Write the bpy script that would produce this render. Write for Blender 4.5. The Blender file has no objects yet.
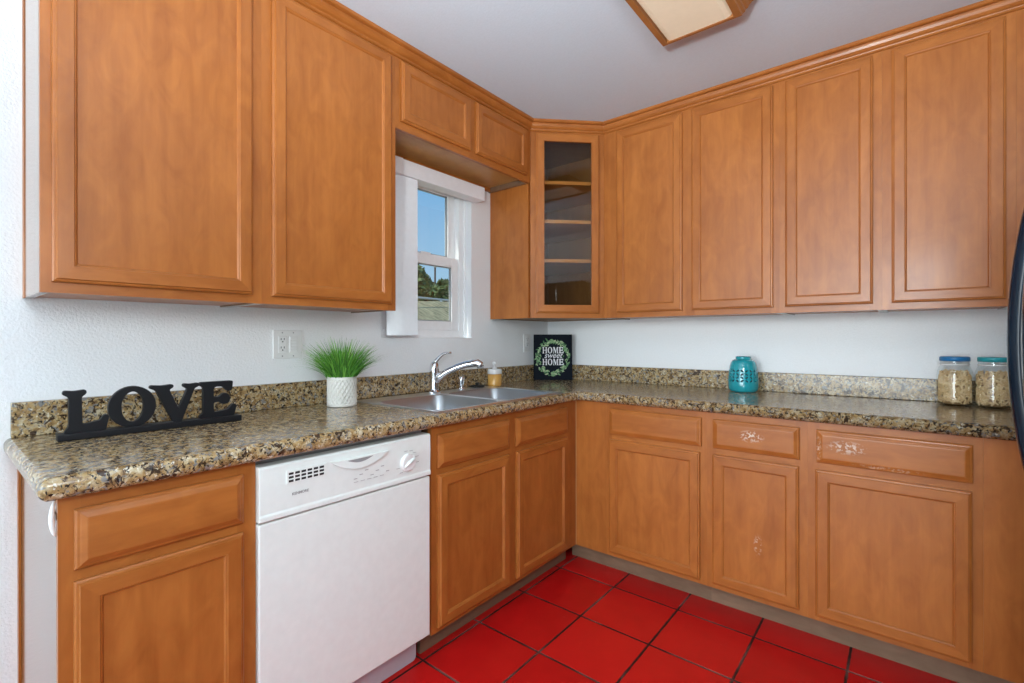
import bpy, bmesh, math, random
from mathutils import Vector, Matrix, noise as mnoise

C = bpy.context.scene.collection
SC = bpy.context.scene
PI = math.pi
rnd = random.Random(11)

# ------------------------------------------------------------------ camera
cam_d = bpy.data.cameras.new('camera')
cam = bpy.data.objects.new('camera', cam_d); C.objects.link(cam)
FW = Vector((-0.629933, 0.776649, -0.000687)); RT = Vector((0.776649, 0.629933, -0.000915)); UP = Vector((0.000278, 0.001110, 0.999999))
cam.matrix_world = Matrix(((RT.x, UP.x, -FW.x, 1.9515), (RT.y, UP.y, -FW.y, -2.7927), (RT.z, UP.z, -FW.z, 1.1934), (0, 0, 0, 1)))
cam_d.sensor_fit = 'HORIZONTAL'; cam_d.sensor_width = 36
cam_d.lens = 479.513 / 1024 * 36
cam_d.shift_x = -1.402 / 1024; cam_d.shift_y = -3.148 / 1024
cam_d.clip_start = 0.02; cam_d.clip_end = 500
SC.camera = cam

# ------------------------------------------------------------------ world, sun, added fill lights, exposure
world = bpy.data.worlds.new('sky'); SC.world = world; world.use_nodes = True
wn = world.node_tree; wn.nodes.clear()
o_ = wn.nodes.new('ShaderNodeOutputWorld'); b_ = wn.nodes.new('ShaderNodeBackground')
tc = wn.nodes.new('ShaderNodeTexCoord'); sx = wn.nodes.new('ShaderNodeSeparateXYZ'); rp = wn.nodes.new('ShaderNodeValToRGB')
wn.links.new(tc.outputs['Generated'], sx.inputs[0]); wn.links.new(sx.outputs['Z'], rp.inputs[0])
rp.color_ramp.elements[0].position = 0.0; rp.color_ramp.elements[0].color = (.52, .74, .92, 1)
rp.color_ramp.elements[1].position = 0.35; rp.color_ramp.elements[1].color = (.20, .47, .86, 1)
wn.links.new(rp.outputs[0], b_.inputs[0]); b_.inputs[1].default_value = .85
wn.links.new(b_.outputs[0], o_.inputs[0])

def area(name, loc, target, sx_, sy_, power, col):
    d = bpy.data.lights.new(name, 'AREA'); d.shape = 'RECTANGLE'; d.size = sx_; d.size_y = sy_; d.energy = power; d.color = col
    o = bpy.data.objects.new(name, d); C.objects.link(o); o.location = loc
    o.rotation_euler = (Vector(target) - Vector(loc)).to_track_quat('-Z', 'Y').to_euler()
    return o
area('added_rear_fill', (1.5, -7.75, 1.25), (1.5, 0, 1.25), 2.7, 2.2, 170, (.87, .965, 1.0))  # unseen fill light added behind the camera
area('added_side_fill', (3.25, -5.6, 1.3), (0, -3.6, 1.25), 1.8, 2.1, 6, (.87, .965, 1.0))  # unseen fill light added outside the made-up side opening
# the photographer's flash, standing by the camera and bounced off the ceiling
fd = bpy.data.lights.new('bounced_flash', 'SPOT'); fd.energy = 165; fd.spot_size = math.radians(150); fd.spot_blend = 1; fd.shadow_soft_size = .06; fd.color = (.87, .965, 1.0)
fo = bpy.data.objects.new('bounced_flash', fd); C.objects.link(fo); fo.location = (1.75, -3.0, 1.45)
fo.rotation_euler = Vector((-.10, .45, 1)).to_track_quat('-Z', 'Y').to_euler()
# and its small direct share from the soft head beside the camera
area('flash_head', (2.08, -2.76, 1.60), (.5, -.6, 1.2), .4, .4, 14.5, (.87, .965, 1.0))
sd = bpy.data.lights.new('sun', 'SUN'); sd.energy = 3.2; sd.angle = .009; sd.color = (1, .93, .82)
sun = bpy.data.objects.new('sun', sd); C.objects.link(sun)
sun.rotation_euler = Vector((.17, .85, -.68)).to_track_quat('-Z', 'Y').to_euler()

vs = SC.view_settings
vs.view_transform = 'Standard'; vs.look = 'None'; vs.gamma = 1; vs.exposure = 0.17; vs.use_curve_mapping = False
SC.cycles.use_denoising = True
SC.cycles.max_bounces = 10; SC.cycles.diffuse_bounces = 5; SC.cycles.glossy_bounces = 4; SC.cycles.transparent_max_bounces = 12
SC.cycles.sample_clamp_indirect = 20

# ------------------------------------------------------------------ materials
def new_mat(name):
    m = bpy.data.materials.new(name); m.use_nodes = True
    nt = m.node_tree; return m, nt, nt.nodes['Principled BSDF']
def N(nt, t, **kw):
    n = nt.nodes.new(t)
    for k, v in kw.items(): setattr(n, k, v)
    return n
def plain(name, col, rough=.5, metal=0, spec=None, coat=0, bump=None, trans=0):
    m, nt, b = new_mat(name)
    b.inputs['Base Color'].default_value = (*col, 1); b.inputs['Roughness'].default_value = rough; b.inputs['Metallic'].default_value = metal
    if spec is not None: b.inputs['Specular IOR Level'].default_value = spec
    if coat: b.inputs['Coat Weight'].default_value = coat; b.inputs['Coat Roughness'].default_value = .08
    # a faint procedural variation of tone on every surface
    tcn = N(nt, 'ShaderNodeTexCoord'); no = N(nt, 'ShaderNodeTexNoise'); no.inputs['Scale'].default_value = bump[0] if bump else 40
    no.inputs['Detail'].default_value = 3
    nt.links.new(tcn.outputs['Object'], no.inputs['Vector'])
    mx = N(nt, 'ShaderNodeMix', data_type='RGBA'); mx.inputs[6].default_value = (*[c * .95 for c in col], 1); mx.inputs[7].default_value = (*[min(1, c * 1.05) for c in col], 1)
    nt.links.new(no.outputs['Fac'], mx.inputs[0]); nt.links.new(mx.outputs[2], b.inputs['Base Color'])
    if bump:
        bp = N(nt, 'ShaderNodeBump'); bp.inputs['Strength'].default_value = bump[1]; bp.inputs['Distance'].default_value = bump[2]
        nt.links.new(no.outputs['Fac'], bp.inputs['Height']); nt.links.new(bp.outputs[0], b.inputs['Normal'])
    return m

def wood(name, grain, dark=(.285, .080, .013), light=(.50, .170, .035), rough=.36, scuffs=(), coat=.10):
    """stained maple: grain 'v' runs along z, grain 'h' runs level"""
    m, nt, b = new_mat(name)
    tcn = N(nt, 'ShaderNodeTexCoord'); oi = N(nt, 'ShaderNodeObjectInfo')
    off = N(nt, 'ShaderNodeVectorMath', operation='SCALE'); off.inputs[0].default_value = (7.3, 5.1, 9.7)
    nt.links.new(oi.outputs['Random'], off.inputs['Scale'])
    add = N(nt, 'ShaderNodeVectorMath', operation='ADD'); nt.links.new(tcn.outputs['Object'], add.inputs[0]); nt.links.new(off.outputs[0], add.inputs[1])
    def noi(scale, detail, rough_, dist=0):
        mp = N(nt, 'ShaderNodeMapping'); mp.inputs['Scale'].default_value = scale
        nt.links.new(add.outputs[0], mp.inputs[0])
        n = N(nt, 'ShaderNodeTexNoise'); n.inputs['Scale'].default_value = 1; n.inputs['Detail'].default_value = detail; n.inputs['Roughness'].default_value = rough_
        n.inputs['Distortion'].default_value = dist
        nt.links.new(mp.outputs[0], n.inputs['Vector']); return n
    g = (38, 38, 2.2) if grain == 'v' else (2.6, 2.6, 38)
    g2 = (9, 9, 1.3) if grain == 'v' else (1.3, 1.3, 9)
    n1 = noi(g, 4, .6, .3); n2 = noi(g2, 3, .5, .8); n3 = noi((16, 16, 7) if grain == 'v' else (7, 7, 16), 3, .55, 1.2)
    ad = N(nt, 'ShaderNodeMath', operation='MULTIPLY_ADD'); ad.inputs[1].default_value = .34; nt.links.new(n1.outputs['Fac'], ad.inputs[0])
    a2 = N(nt, 'ShaderNodeMath', operation='MULTIPLY'); a2.inputs[1].default_value = .40; nt.links.new(n2.outputs['Fac'], a2.inputs[0])
    nt.links.new(a2.outputs[0], ad.inputs[2])
    a3 = N(nt, 'ShaderNodeMath', operation='MULTIPLY_ADD'); a3.inputs[1].default_value = .46; nt.links.new(n3.outputs['Fac'], a3.inputs[0])
    nt.links.new(ad.outputs[0], a3.inputs[2])
    cr = N(nt, 'ShaderNodeValToRGB'); cr.color_ramp.elements[0].position = .36; cr.color_ramp.elements[0].color = (*dark, 1)
    cr.color_ramp.elements[1].position = .84; cr.color_ramp.elements[1].color = (*light, 1)
    nt.links.new(a3.outputs[0], cr.inputs[0])
    col = cr.outputs[0]
    for (c, r, amt) in scuffs:
        d = N(nt, 'ShaderNodeVectorMath', operation='SUBTRACT'); nt.links.new(tcn.outputs['Object'], d.inputs[0]); d.inputs[1].default_value = c
        s = N(nt, 'ShaderNodeVectorMath', operation='DIVIDE'); nt.links.new(d.outputs[0], s.inputs[0]); s.inputs[1].default_value = r
        ln = N(nt, 'ShaderNodeVectorMath', operation='LENGTH'); nt.links.new(s.outputs[0], ln.inputs[0])
        mk = N(nt, 'ShaderNodeMapRange'); mk.inputs[1].default_value = 1; mk.inputs[2].default_value = .3; nt.links.new(ln.outputs['Value'], mk.inputs[0])
        nn = N(nt, 'ShaderNodeTexNoise'); nn.inputs['Scale'].default_value = 110; nn.inputs['Detail'].default_value = 4; nt.links.new(tcn.outputs['Object'], nn.inputs['Vector'])
        th = N(nt, 'ShaderNodeMapRange'); th.inputs[1].default_value = .5; th.inputs[2].default_value = .58; nt.links.new(nn.outputs['Fac'], th.inputs[0])
        mu = N(nt, 'ShaderNodeMath', operation='MULTIPLY'); nt.links.new(mk.outputs[0], mu.inputs[0]); nt.links.new(th.outputs[0], mu.inputs[1])
        m2 = N(nt, 'ShaderNodeMath', operation='MULTIPLY'); nt.links.new(mu.outputs[0], m2.inputs[0]); m2.inputs[1].default_value = amt
        mx = N(nt, 'ShaderNodeMix', data_type='RGBA'); nt.links.new(m2.outputs[0], mx.inputs[0]); nt.links.new(col, mx.inputs[6]); mx.inputs[7].default_value = (.75, .62, .5, 1)
        col = mx.outputs[2]
    nt.links.new(col, b.inputs['Base Color'])
    b.inputs['Roughness'].default_value = rough; b.inputs['Specular IOR Level'].default_value = .4
    b.inputs['Coat Weight'].default_value = coat; b.inputs['Coat Roughness'].default_value = .16 if coat < .5 else .10
    bp = N(nt, 'ShaderNodeBump'); bp.inputs['Strength'].default_value = .05; bp.inputs['Distance'].default_value = .002
    nt.links.new(n1.outputs['Fac'], bp.inputs['Height']); nt.links.new(bp.outputs[0], b.inputs['Normal'])
    return m

def granite():
    m, nt, b = new_mat('granite')
    tcn = N(nt, 'ShaderNodeTexCoord')
    def noi(scale, detail, rough, dist, off):
        mp = N(nt, 'ShaderNodeMapping'); mp.inputs['Location'].default_value = (off, off * 1.7, off * .6); nt.links.new(tcn.outputs['Object'], mp.inputs[0])
        n = N(nt, 'ShaderNodeTexNoise'); n.inputs['Scale'].default_value = scale; n.inputs['Detail'].default_value = detail; n.inputs['Roughness'].default_value = rough; n.inputs['Distortion'].default_value = dist
        nt.links.new(mp.outputs[0], n.inputs['Vector']); return n.outputs['Fac']
    def ramp(f, els):
        cr = N(nt, 'ShaderNodeValToRGB'); e = cr.color_ramp.elements
        e[0].position, e[0].color = els[0][0], (*els[0][1], 1); e[1].position, e[1].color = els[-1][0], (*els[-1][1], 1)
        for p_, c_ in els[1:-1]: q = e.new(p_); q.color = (*c_, 1)
        nt.links.new(f, cr.inputs[0]); return cr.outputs[0]
    def rng(f, a, c):
        r = N(nt, 'ShaderNodeMapRange'); r.inputs[1].default_value = a; r.inputs[2].default_value = c; nt.links.new(f, r.inputs[0]); return r.outputs[0]
    def mix(f, a, c):
        x = N(nt, 'ShaderNodeMix', data_type='RGBA'); nt.links.new(f, x.inputs[0]); nt.links.new(a, x.inputs[6])
        if isinstance(c, tuple): x.inputs[7].default_value = (*c, 1)
        else: nt.links.new(c, x.inputs[7])
        return x.outputs[2]
    basef = noi(48, 6, .62, .6, 0)
    col = ramp(basef, [(.30, (.12, .065, .028)), (.42, (.30, .185, .075)), (.50, (.42, .285, .125)), (.58, (.45, .35, .205)), (.68, (.58, .50, .34))])
    col = mix(rng(noi(60, 4, .6, .8, 3.1), .545, .61), col, (.215, .215, .205))        # grey grains
    col = mix(rng(noi(95, 4, .6, .5, 7.7), .605, .66), col, (.70, .64, .50))        # cream grains
    col = mix(rng(noi(52, 5, .66, 1.0, 11.3), .535, .585), col, (.055, .032, .018))  # brown-black flecks
    col = mix(rng(noi(120, 3, .6, .6, 17.9), .582, .63), col, (.010, .009, .009))    # fine black flecks
    nt.links.new(col, b.inputs['Base Color'])
    b.inputs['Roughness'].default_value = .17; b.inputs['IOR'].default_value = 1.5
    bp = N(nt, 'ShaderNodeBump'); bp.inputs['Strength'].default_value = .2; bp.inputs['Distance'].default_value = .0006
    nt.links.new(basef, bp.inputs['Height']); nt.links.new(bp.outputs[0], b.inputs['Normal'])
    return m

def floor_tile():
    m, nt, b = new_mat('red_glazed_tile')
    tcn = N(nt, 'ShaderNodeTexCoord'); sp = N(nt, 'ShaderNodeSeparateXYZ'); nt.links.new(tcn.outputs['Object'], sp.inputs[0])
    T = .3065; G = .0068 / T
    def ax(out, off):
        a = N(nt, 'ShaderNodeMath', operation='ADD'); nt.links.new(out, a.inputs[0]); a.inputs[1].default_value = off
        d = N(nt, 'ShaderNodeMath', operation='DIVIDE'); nt.links.new(a.outputs[0], d.inputs[0]); d.inputs[1].default_value = T
        f = N(nt, 'ShaderNodeMath', operation='FLOOR'); nt.links.new(d.outputs[0], f.inputs[0])
        r = N(nt, 'ShaderNodeMath', operation='FRACT'); nt.links.new(d.outputs[0], r.inputs[0])
        pp = N(nt, 'ShaderNodeMath', operation='PINGPONG'); nt.links.new(d.outputs[0], pp.inputs[0]); pp.inputs[1].default_value = .5
        return f.outputs[0], pp.outputs[0]
    fx, px_ = ax(sp.outputs['X'], -.572 + 6 * T); fy, py_ = ax(sp.outputs['Y'], .706 + 30 * T)
    mn = N(nt, 'ShaderNodeMath', operation='MINIMUM'); nt.links.new(px_, mn.inputs[0]); nt.links.new(py_, mn.inputs[1])
    wn_ = N(nt, 'ShaderNodeTexNoise'); wn_.inputs['Scale'].default_value = 30; nt.links.new(tcn.outputs['Object'], wn_.inputs['Vector'])
    wv = N(nt, 'ShaderNodeMath', operation='MULTIPLY_ADD'); wv.inputs[1].default_value = .012; nt.links.new(wn_.outputs['Fac'], wv.inputs[0]); nt.links.new(mn.outputs[0], wv.inputs[2])
    mk = N(nt, 'ShaderNodeMapRange'); mk.inputs[1].default_value = G / 2 + .004; mk.inputs[2].default_value = G / 2 + .014; nt.links.new(wv.outputs[0], mk.inputs[0])
    cb = N(nt, 'ShaderNodeCombineXYZ'); nt.links.new(fx, cb.inputs[0]); nt.links.new(fy, cb.inputs[1])
    wh = N(nt, 'ShaderNodeTexWhiteNoise'); nt.links.new(cb.outputs[0], wh.inputs['Vector'])
    no = N(nt, 'ShaderNodeTexNoise'); no.inputs['Scale'].default_value = 7; no.inputs['Detail'].default_value = 6; no.inputs['Roughness'].default_value = .6; nt.links.new(tcn.outputs['Object'], no.inputs['Vector'])
    av = N(nt, 'ShaderNodeMath', operation='MULTIPLY_ADD'); av.inputs[1].default_value = .35; nt.links.new(wh.outputs['Value'], av.inputs[0])
    n6 = N(nt, 'ShaderNodeMath', operation='MULTIPLY'); n6.inputs[1].default_value = .65; nt.links.new(no.outputs['Fac'], n6.inputs[0]); nt.links.new(n6.outputs[0], av.inputs[2])
    cr = N(nt, 'ShaderNodeValToRGB'); cr.color_ramp.elements[0].position = .2; cr.color_ramp.elements[0].color = (.47, .007, .007, 1)
    cr.color_ramp.elements[1].position = .85; cr.color_ramp.elements[1].color = (.66, .014, .012, 1); nt.links.new(av.outputs[0], cr.inputs[0])
    # small pale scuffs
    ns = N(nt, 'ShaderNodeTexNoise'); ns.inputs['Scale'].default_value = 26; ns.inputs['Detail'].default_value = 5; nt.links.new(tcn.outputs['Object'], ns.inputs['Vector'])
    ms = N(nt, 'ShaderNodeMapRange'); ms.inputs[1].default_value = .70; ms.inputs[2].default_value = .80; ms.inputs[4].default_value = .5; nt.links.new(ns.outputs['Fac'], ms.inputs[0])
    mxs = N(nt, 'ShaderNodeMix', data_type='RGBA'); nt.links.new(ms.outputs[0], mxs.inputs[0]); nt.links.new(cr.outputs[0], mxs.inputs[6]); mxs.inputs[7].default_value = (.62, .12, .09, 1)
    gn = N(nt, 'ShaderNodeTexNoise'); gn.inputs['Scale'].default_value = 4; gn.inputs['Detail'].default_value = 3; nt.links.new(tcn.outputs['Object'], gn.inputs['Vector'])
    gr = N(nt, 'ShaderNodeValToRGB'); gr.color_ramp.elements[0].position = .5; gr.color_ramp.elements[0].color = (.028, .010, .008, 1); gr.color_ramp.elements[1].position = .66; gr.color_ramp.elements[1].color = (.20, .10, .085, 1)
    nt.links.new(gn.outputs['Fac'], gr.inputs[0])
    mx = N(nt, 'ShaderNodeMix', data_type='RGBA'); nt.links.new(mk.outputs[0], mx.inputs[0]); nt.links.new(gr.outputs[0], mx.inputs[6]); nt.links.new(mxs.outputs[2], mx.inputs[7])
    nt.links.new(mx.outputs[2], b.inputs['Base Color'])
    rr = N(nt, 'ShaderNodeMapRange'); rr.inputs[3].default_value = .8; rr.inputs[4].default_value = .30; nt.links.new(mk.outputs[0], rr.inputs[0]); nt.links.new(rr.outputs[0], b.inputs['Roughness'])
    b.inputs['Specular IOR Level'].default_value = .25
    bp = N(nt, 'ShaderNodeBump'); bp.inputs['Strength'].default_value = .6; bp.inputs['Distance'].default_value = .004
    nt.links.new(mk.outputs[0], bp.inputs['Height']); nt.links.new(bp.outputs[0], b.inputs['Normal'])
    return m

def glass(name, tint=(.96, .98, .97), refl=.06, rough=.0):
    m = bpy.data.materials.new(name); m.use_nodes = True; nt = m.node_tree; nt.nodes.clear()
    out = N(nt, 'ShaderNodeOutputMaterial'); tr = N(nt, 'ShaderNodeBsdfTransparent'); gl = N(nt, 'ShaderNodeBsdfGlossy'); mx = N(nt, 'ShaderNodeMixShader')
    tr.inputs[0].default_value = (*tint, 1); gl.inputs['Roughness'].default_value = rough
    fr = N(nt, 'ShaderNodeFresnel'); fr.inputs['IOR'].default_value = 1.5
    ma = N(nt, 'ShaderNodeMath', operation='ADD'); ma.inputs[1].default_value = refl; nt.links.new(fr.outputs[0], ma.inputs[0])
    ge = N(nt, 'ShaderNodeNewGeometry'); fb = N(nt, 'ShaderNodeMath', operation='SUBTRACT'); fb.inputs[0].default_value = 1; nt.links.new(ge.outputs['Backfacing'], fb.inputs[1])
    mu = N(nt, 'ShaderNodeMath', operation='MULTIPLY'); nt.links.new(ma.outputs[0], mu.inputs[0]); nt.links.new(fb.outputs[0], mu.inputs[1])
    nt.links.new(mu.outputs[0], mx.inputs[0]); nt.links.new(tr.outputs[0], mx.inputs[1]); nt.links.new(gl.outputs[0], mx.inputs[2]); nt.links.new(mx.outputs[0], out.inputs[0])
    return m

def emissive(name, col, strength, base=None):
    m = plain(name, base or col, .4)
    b = m.node_tree.nodes['Principled BSDF']; b.inputs['Emission Color'].default_value = (*col, 1); b.inputs['Emission Strength'].default_value = strength
    return m

def brushed_steel():
    m, nt, b = new_mat('brushed_steel')
    tcn = N(nt, 'ShaderNodeTexCoord'); mp = N(nt, 'ShaderNodeMapping'); mp.inputs['Scale'].default_value = (300, 6, 60); nt.links.new(tcn.outputs['Object'], mp.inputs[0])
    no = N(nt, 'ShaderNodeTexNoise'); no.inputs['Scale'].default_value = 1; no.inputs['Detail'].default_value = 2; nt.links.new(mp.outputs[0], no.inputs['Vector'])
    rr = N(nt, 'ShaderNodeMapRange'); rr.inputs[3].default_value = .36; rr.inputs[4].default_value = .44; nt.links.new(no.outputs['Fac'], rr.inputs[0]); nt.links.new(rr.outputs[0], b.inputs['Roughness'])
    b.inputs['Base Color'].default_value = (.42, .43, .445, 1); b.inputs['Metallic'].default_value = 1
    return m

def dry_grass():
    m, nt, b = new_mat('dry_hillside_grass')
    tcn = N(nt, 'ShaderNodeTexCoord'); mp = N(nt, 'ShaderNodeMapping'); mp.inputs['Scale'].default_value = (2, 14, 6); mp.inputs['Rotation'].default_value = (.6, 0, 0)
    nt.links.new(tcn.outputs['Object'], mp.inputs[0])
    no = N(nt, 'ShaderNodeTexNoise'); no.inputs['Scale'].default_value = 1.3; no.inputs['Detail'].default_value = 6; no.inputs['Roughness'].default_value = .65; nt.links.new(mp.outputs[0], no.inputs['Vector'])
    cr = N(nt, 'ShaderNodeValToRGB'); cr.color_ramp.elements[0].position = .32; cr.color_ramp.elements[0].color = (.17, .145, .07, 1); cr.color_ramp.elements[1].position = .72; cr.color_ramp.elements[1].color = (.66, .54, .32, 1)
    nt.links.new(no.outputs['Fac'], cr.inputs[0]); nt.links.new(cr.outputs[0], b.inputs['Base Color']); b.inputs['Roughness'].default_value = .9
    return m

def leafy(name, a, c):
    m, nt, b = new_mat(name)
    tcn = N(nt, 'ShaderNodeTexCoord'); no = N(nt, 'ShaderNodeTexNoise'); no.inputs['Scale'].default_value = 9; no.inputs['Detail'].default_value = 4; nt.links.new(tcn.outputs['Object'], no.inputs['Vector'])
    cr = N(nt, 'ShaderNodeValToRGB'); cr.color_ramp.elements[0].position = .3; cr.color_ramp.elements[0].color = (*a, 1); cr.color_ramp.elements[1].position = .7; cr.color_ramp.elements[1].color = (*c, 1)
    nt.links.new(no.outputs['Fac'], cr.inputs[0]); nt.links.new(cr.outputs[0], b.inputs['Base Color']); b.inputs['Roughness'].default_value = .6
    return m

WV = wood('maple_upright', 'v'); WH = wood('maple_level', 'h')
W2 = [WV, WH]
WIN = wood('maple_interior', 'v', dark=(.20, .10, .042), light=(.32, .18, .08), rough=.5, coat=0); WSHELF = wood('maple_shelf_lit', 'h', dark=(.42, .19, .06), light=(.62, .33, .12), coat=0)  # front light is painted into the lighter shelf colour
WEND = wood('maple_end_panel', 'v', dark=(.15, .085, .05), light=(.22, .13, .08), rough=.14, coat=.55)
WTOE = wood('toe_kick_shaded', 'h', dark=(.15, .09, .052), light=(.27, .17, .105), rough=.55)  # shade under the cabinets is painted into this dark board colour
WALL = plain('wall_paint', (.86, .87, .875), .55, bump=(130, .38, .004))
CEIL = plain('ceiling_paint', (.635, .71, .79), .7, bump=(120, .2, .003))
NEUTRALFL = plain('neutral_bounce_floor', (.27, .275, .28), .95, bump=(400, .3, .004)); FLOOR = floor_tile(); GRAN = granite()
WHITE = plain('white_enamel', (.83, .875, .84), .28, coat=.3)
WPLAS = plain('white_plastic', (.80, .80, .79), .4)
VINYL = plain('white_vinyl', (.92, .92, .92), .35)
BLINDW = plain('blind_vinyl', (.86, .875, .89), .45)
VALM = plain('valance_vinyl', (.90, .90, .92), .4)
GREYP = plain('grey_plastic', (.30, .30, .30), .4)
DARK = plain('dark_slot', (.01, .01, .01), .6)
KICKM = plain('kick_plate_enamel', (.50, .46, .50), .4)
STEEL = brushed_steel()
RIMST = plain('polished_steel', (.80, .82, .85), .28, metal=1)
CHROME = plain('chrome', (.78, .79, .81), .07, metal=1)
BLACKW = plain('black_painted_wood', (.008, .008, .010), .5, spec=.25)
BLACKR = plain('black_rubber', (.008, .008, .008), .6)
FRIDGE = plain('black_appliance_enamel', (.006, .008, .012), .12, coat=.6)
HANDLE = plain('black_handle_gloss', (.004, .011, .022), .12, spec=.25)
GASK = plain('fridge_gasket', (.02, .02, .02), .7)
CERAM = plain('white_ceramic', (.66, .64, .59), .45)
TEAL = plain('teal_glaze', (.012, .33, .39), .13, coat=.8, bump=(14, .03, .002))
BLUELID = plain('blue_lid', (.015, .17, .40), .35)
TEALLID = plain('teal_lid', (.02, .32, .36), .35)
PASTA = plain('dry_pasta', (.70, .48, .24), .55, bump=(300, .2, .001))
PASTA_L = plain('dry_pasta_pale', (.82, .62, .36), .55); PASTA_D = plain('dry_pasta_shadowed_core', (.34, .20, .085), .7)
AMBER = plain('amber_soap', (.62, .33, .075), .15, coat=.5)
LABELW = plain('clear_white_plastic', (.75, .75, .74), .25)
CANVAS = plain('black_canvas', (.006, .009, .016), .7, spec=.12, bump=(900, .15, .0005))
INK = plain('white_paint', (.78, .78, .80), .6)
LEAFS = [plain('leaf_paint_green', (.07, .20, .07), .6), plain('leaf_paint_sage', (.20, .36, .16), .6), plain('leaf_paint_pale', (.42, .52, .30), .6)]
GRASSM = [leafy('grass_green', (.06, .25, .02), (.14, .42, .05)), leafy('grass_light_green', (.13, .38, .04), (.26, .55, .09)), leafy('grass_deep_green', (.025, .13, .014), (.05, .21, .025))]
DIFF = emissive('lamp_diffuser', (1.0, .74, .48), .17, (.66, .57, .44))
WLAMP = wood('lamp_frame_oak', 'h', dark=(.24, .085, .022), light=(.44, .17, .05), rough=.35)
PANE = glass('window_glass', (.93, .97, .96), .02)
CABG = glass('cabinet_glass', (.90, .85, .75), .03)
JARG = glass('jar_glass', (.95, .97, .97), .03)
HILL = dry_grass()
TREEM = [leafy('tree_green', (.06, .10, .035), (.22, .27, .10)), leafy('olive_green', (.10, .12, .05), (.30, .30, .15))]
BARK = plain('bark', (.10, .07, .05), .9)
RAILM = plain('galvanised_rail', (.52, .50, .48), .5)
PLASTERX = plain('stucco', (.62, .58, .52), .9)

# ------------------------------------------------------------------ mesh helper
class MB:
    def __init__(s): s.v = []; s.f = []; s.m = []; s.sm = []
    def face(s, idx, m=0, smooth=False): s.f.append(tuple(idx)); s.m.append(m); s.sm.append(smooth)
    def vert(s, p): s.v.append(Vector(p)); return len(s.v) - 1
    def box(s, a, b, m=0, T=None):
        a, b = [min(p, q) for p, q in zip(a, b)], [max(p, q) for p, q in zip(a, b)]
        c = [(x, y, z) for z in (a[2], b[2]) for y in (a[1], b[1]) for x in (a[0], b[0])]
        k = len(s.v); s.v += [Vector(T(*p) if T else p) for p in c]
        for f in ((0, 2, 3, 1), (4, 5, 7, 6), (0, 1, 5, 4), (2, 6, 7, 3), (0, 4, 6, 2), (1, 3, 7, 5)): s.face([k + i for i in f], m)
    def prism(s, pts, lo, hi, m=0, T=None):
        """closed polygon (x, y) between z = lo and z = hi"""
        n = len(pts); k = len(s.v)
        for z in (lo, hi):
            for p in pts: s.v.append(Vector(T(p[0], p[1], z) if T else (p[0], p[1], z)))
        s.face([k + i for i in range(n)][::-1], m); s.face([k + n + i for i in range(n)], m)
        for i in range(n): j = (i + 1) % n; s.face((k + i, k + j, k + n + j, k + n + i), m)
    def loft(s, loops, m=0, cap0=True, cap1=True, smooth=False, closed=True, mats=None):
        k = len(s.v); n = len(loops[0])
        for l in loops: s.v += [Vector(p) for p in l]
        for a in range(len(loops) - 1):
            for i in range(n if closed else n - 1):
                j = (i + 1) % n
                s.face((k + a * n + i, k + a * n + j, k + (a + 1) * n + j, k + (a + 1) * n + i), mats(a, i) if mats else m, smooth)
        if cap0: s.face([k + i for i in range(n)][::-1], m)
        if cap1: s.face([k + (len(loops) - 1) * n + i for i in range(n)], m)
    def tube(s, pts, r, n=12, m=0, smooth=True, flat=None):
        pts = [Vector(p) for p in pts]; R = r if isinstance(r, (list, tuple)) else [r] * len(pts)
        loops = []; t0 = (pts[1] - pts[0]).normalized(); up = Vector((0, 0, 1)) if abs(t0.z) < .9 else Vector((1, 0, 0))
        nrm = t0.cross(up).normalized()
        for i, p in enumerate(pts):
            t = (pts[min(i + 1, len(pts) - 1)] - pts[max(i - 1, 0)]).normalized()
            nrm = (nrm - t * nrm.dot(t)).normalized(); bi = t.cross(nrm)
            fl = flat if flat else 1
            loops.append([p + (nrm * math.cos(a) + bi * math.sin(a) * fl) * R[i] for a in [2 * PI * k / n for k in range(n)]])
        s.loft(loops, m, smooth=smooth)
    def lathe(s, prof, c=(0, 0, 0), n=32, m=0, cap0=True, cap1=True, smooth=True, matf=None):
        loops = [[(c[0] + r * math.cos(2 * PI * k / n), c[1] + r * math.sin(2 * PI * k / n), c[2] + z) for k in range(n)] for r, z in prof]
        s.loft(loops, m, cap0, cap1, smooth, mats=matf)
    def build(s, name, mats, parent=None, bevel=None, recalc=True, flip=False):
        me = bpy.data.meshes.new(name)
        inv = root_inv(parent)
        me.from_pydata([inv @ p for p in s.v], [], s.f)
        mats = mats if isinstance(mats, (list, tuple)) else [mats]
        for m in mats: me.materials.append(m)
        for p, mi, sm in zip(me.polygons, s.m, s.sm): p.material_index = mi; p.use_smooth = sm
        if recalc:
            bm = bmesh.new(); bm.from_mesh(me); bmesh.ops.recalc_face_normals(bm, faces=bm.faces); bm.to_mesh(me); bm.free()
        me.update()
        o = bpy.data.objects.new(name, me); C.objects.link(o)
        if parent: o.parent = parent
        if bevel:
            md = o.modifiers.new('bevel', 'BEVEL'); md.width = bevel; md.segments = 2; md.limit_method = 'ANGLE'; md.angle_limit = .7
            md.harden_normals = False
        return o

def root_inv(p):
    if p is None: return Matrix.Identity(4)
    while p.parent: p = p.parent
    return (Matrix.Translation(p.location) @ p.rotation_euler.to_matrix().to_4x4()).inverted()

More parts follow.
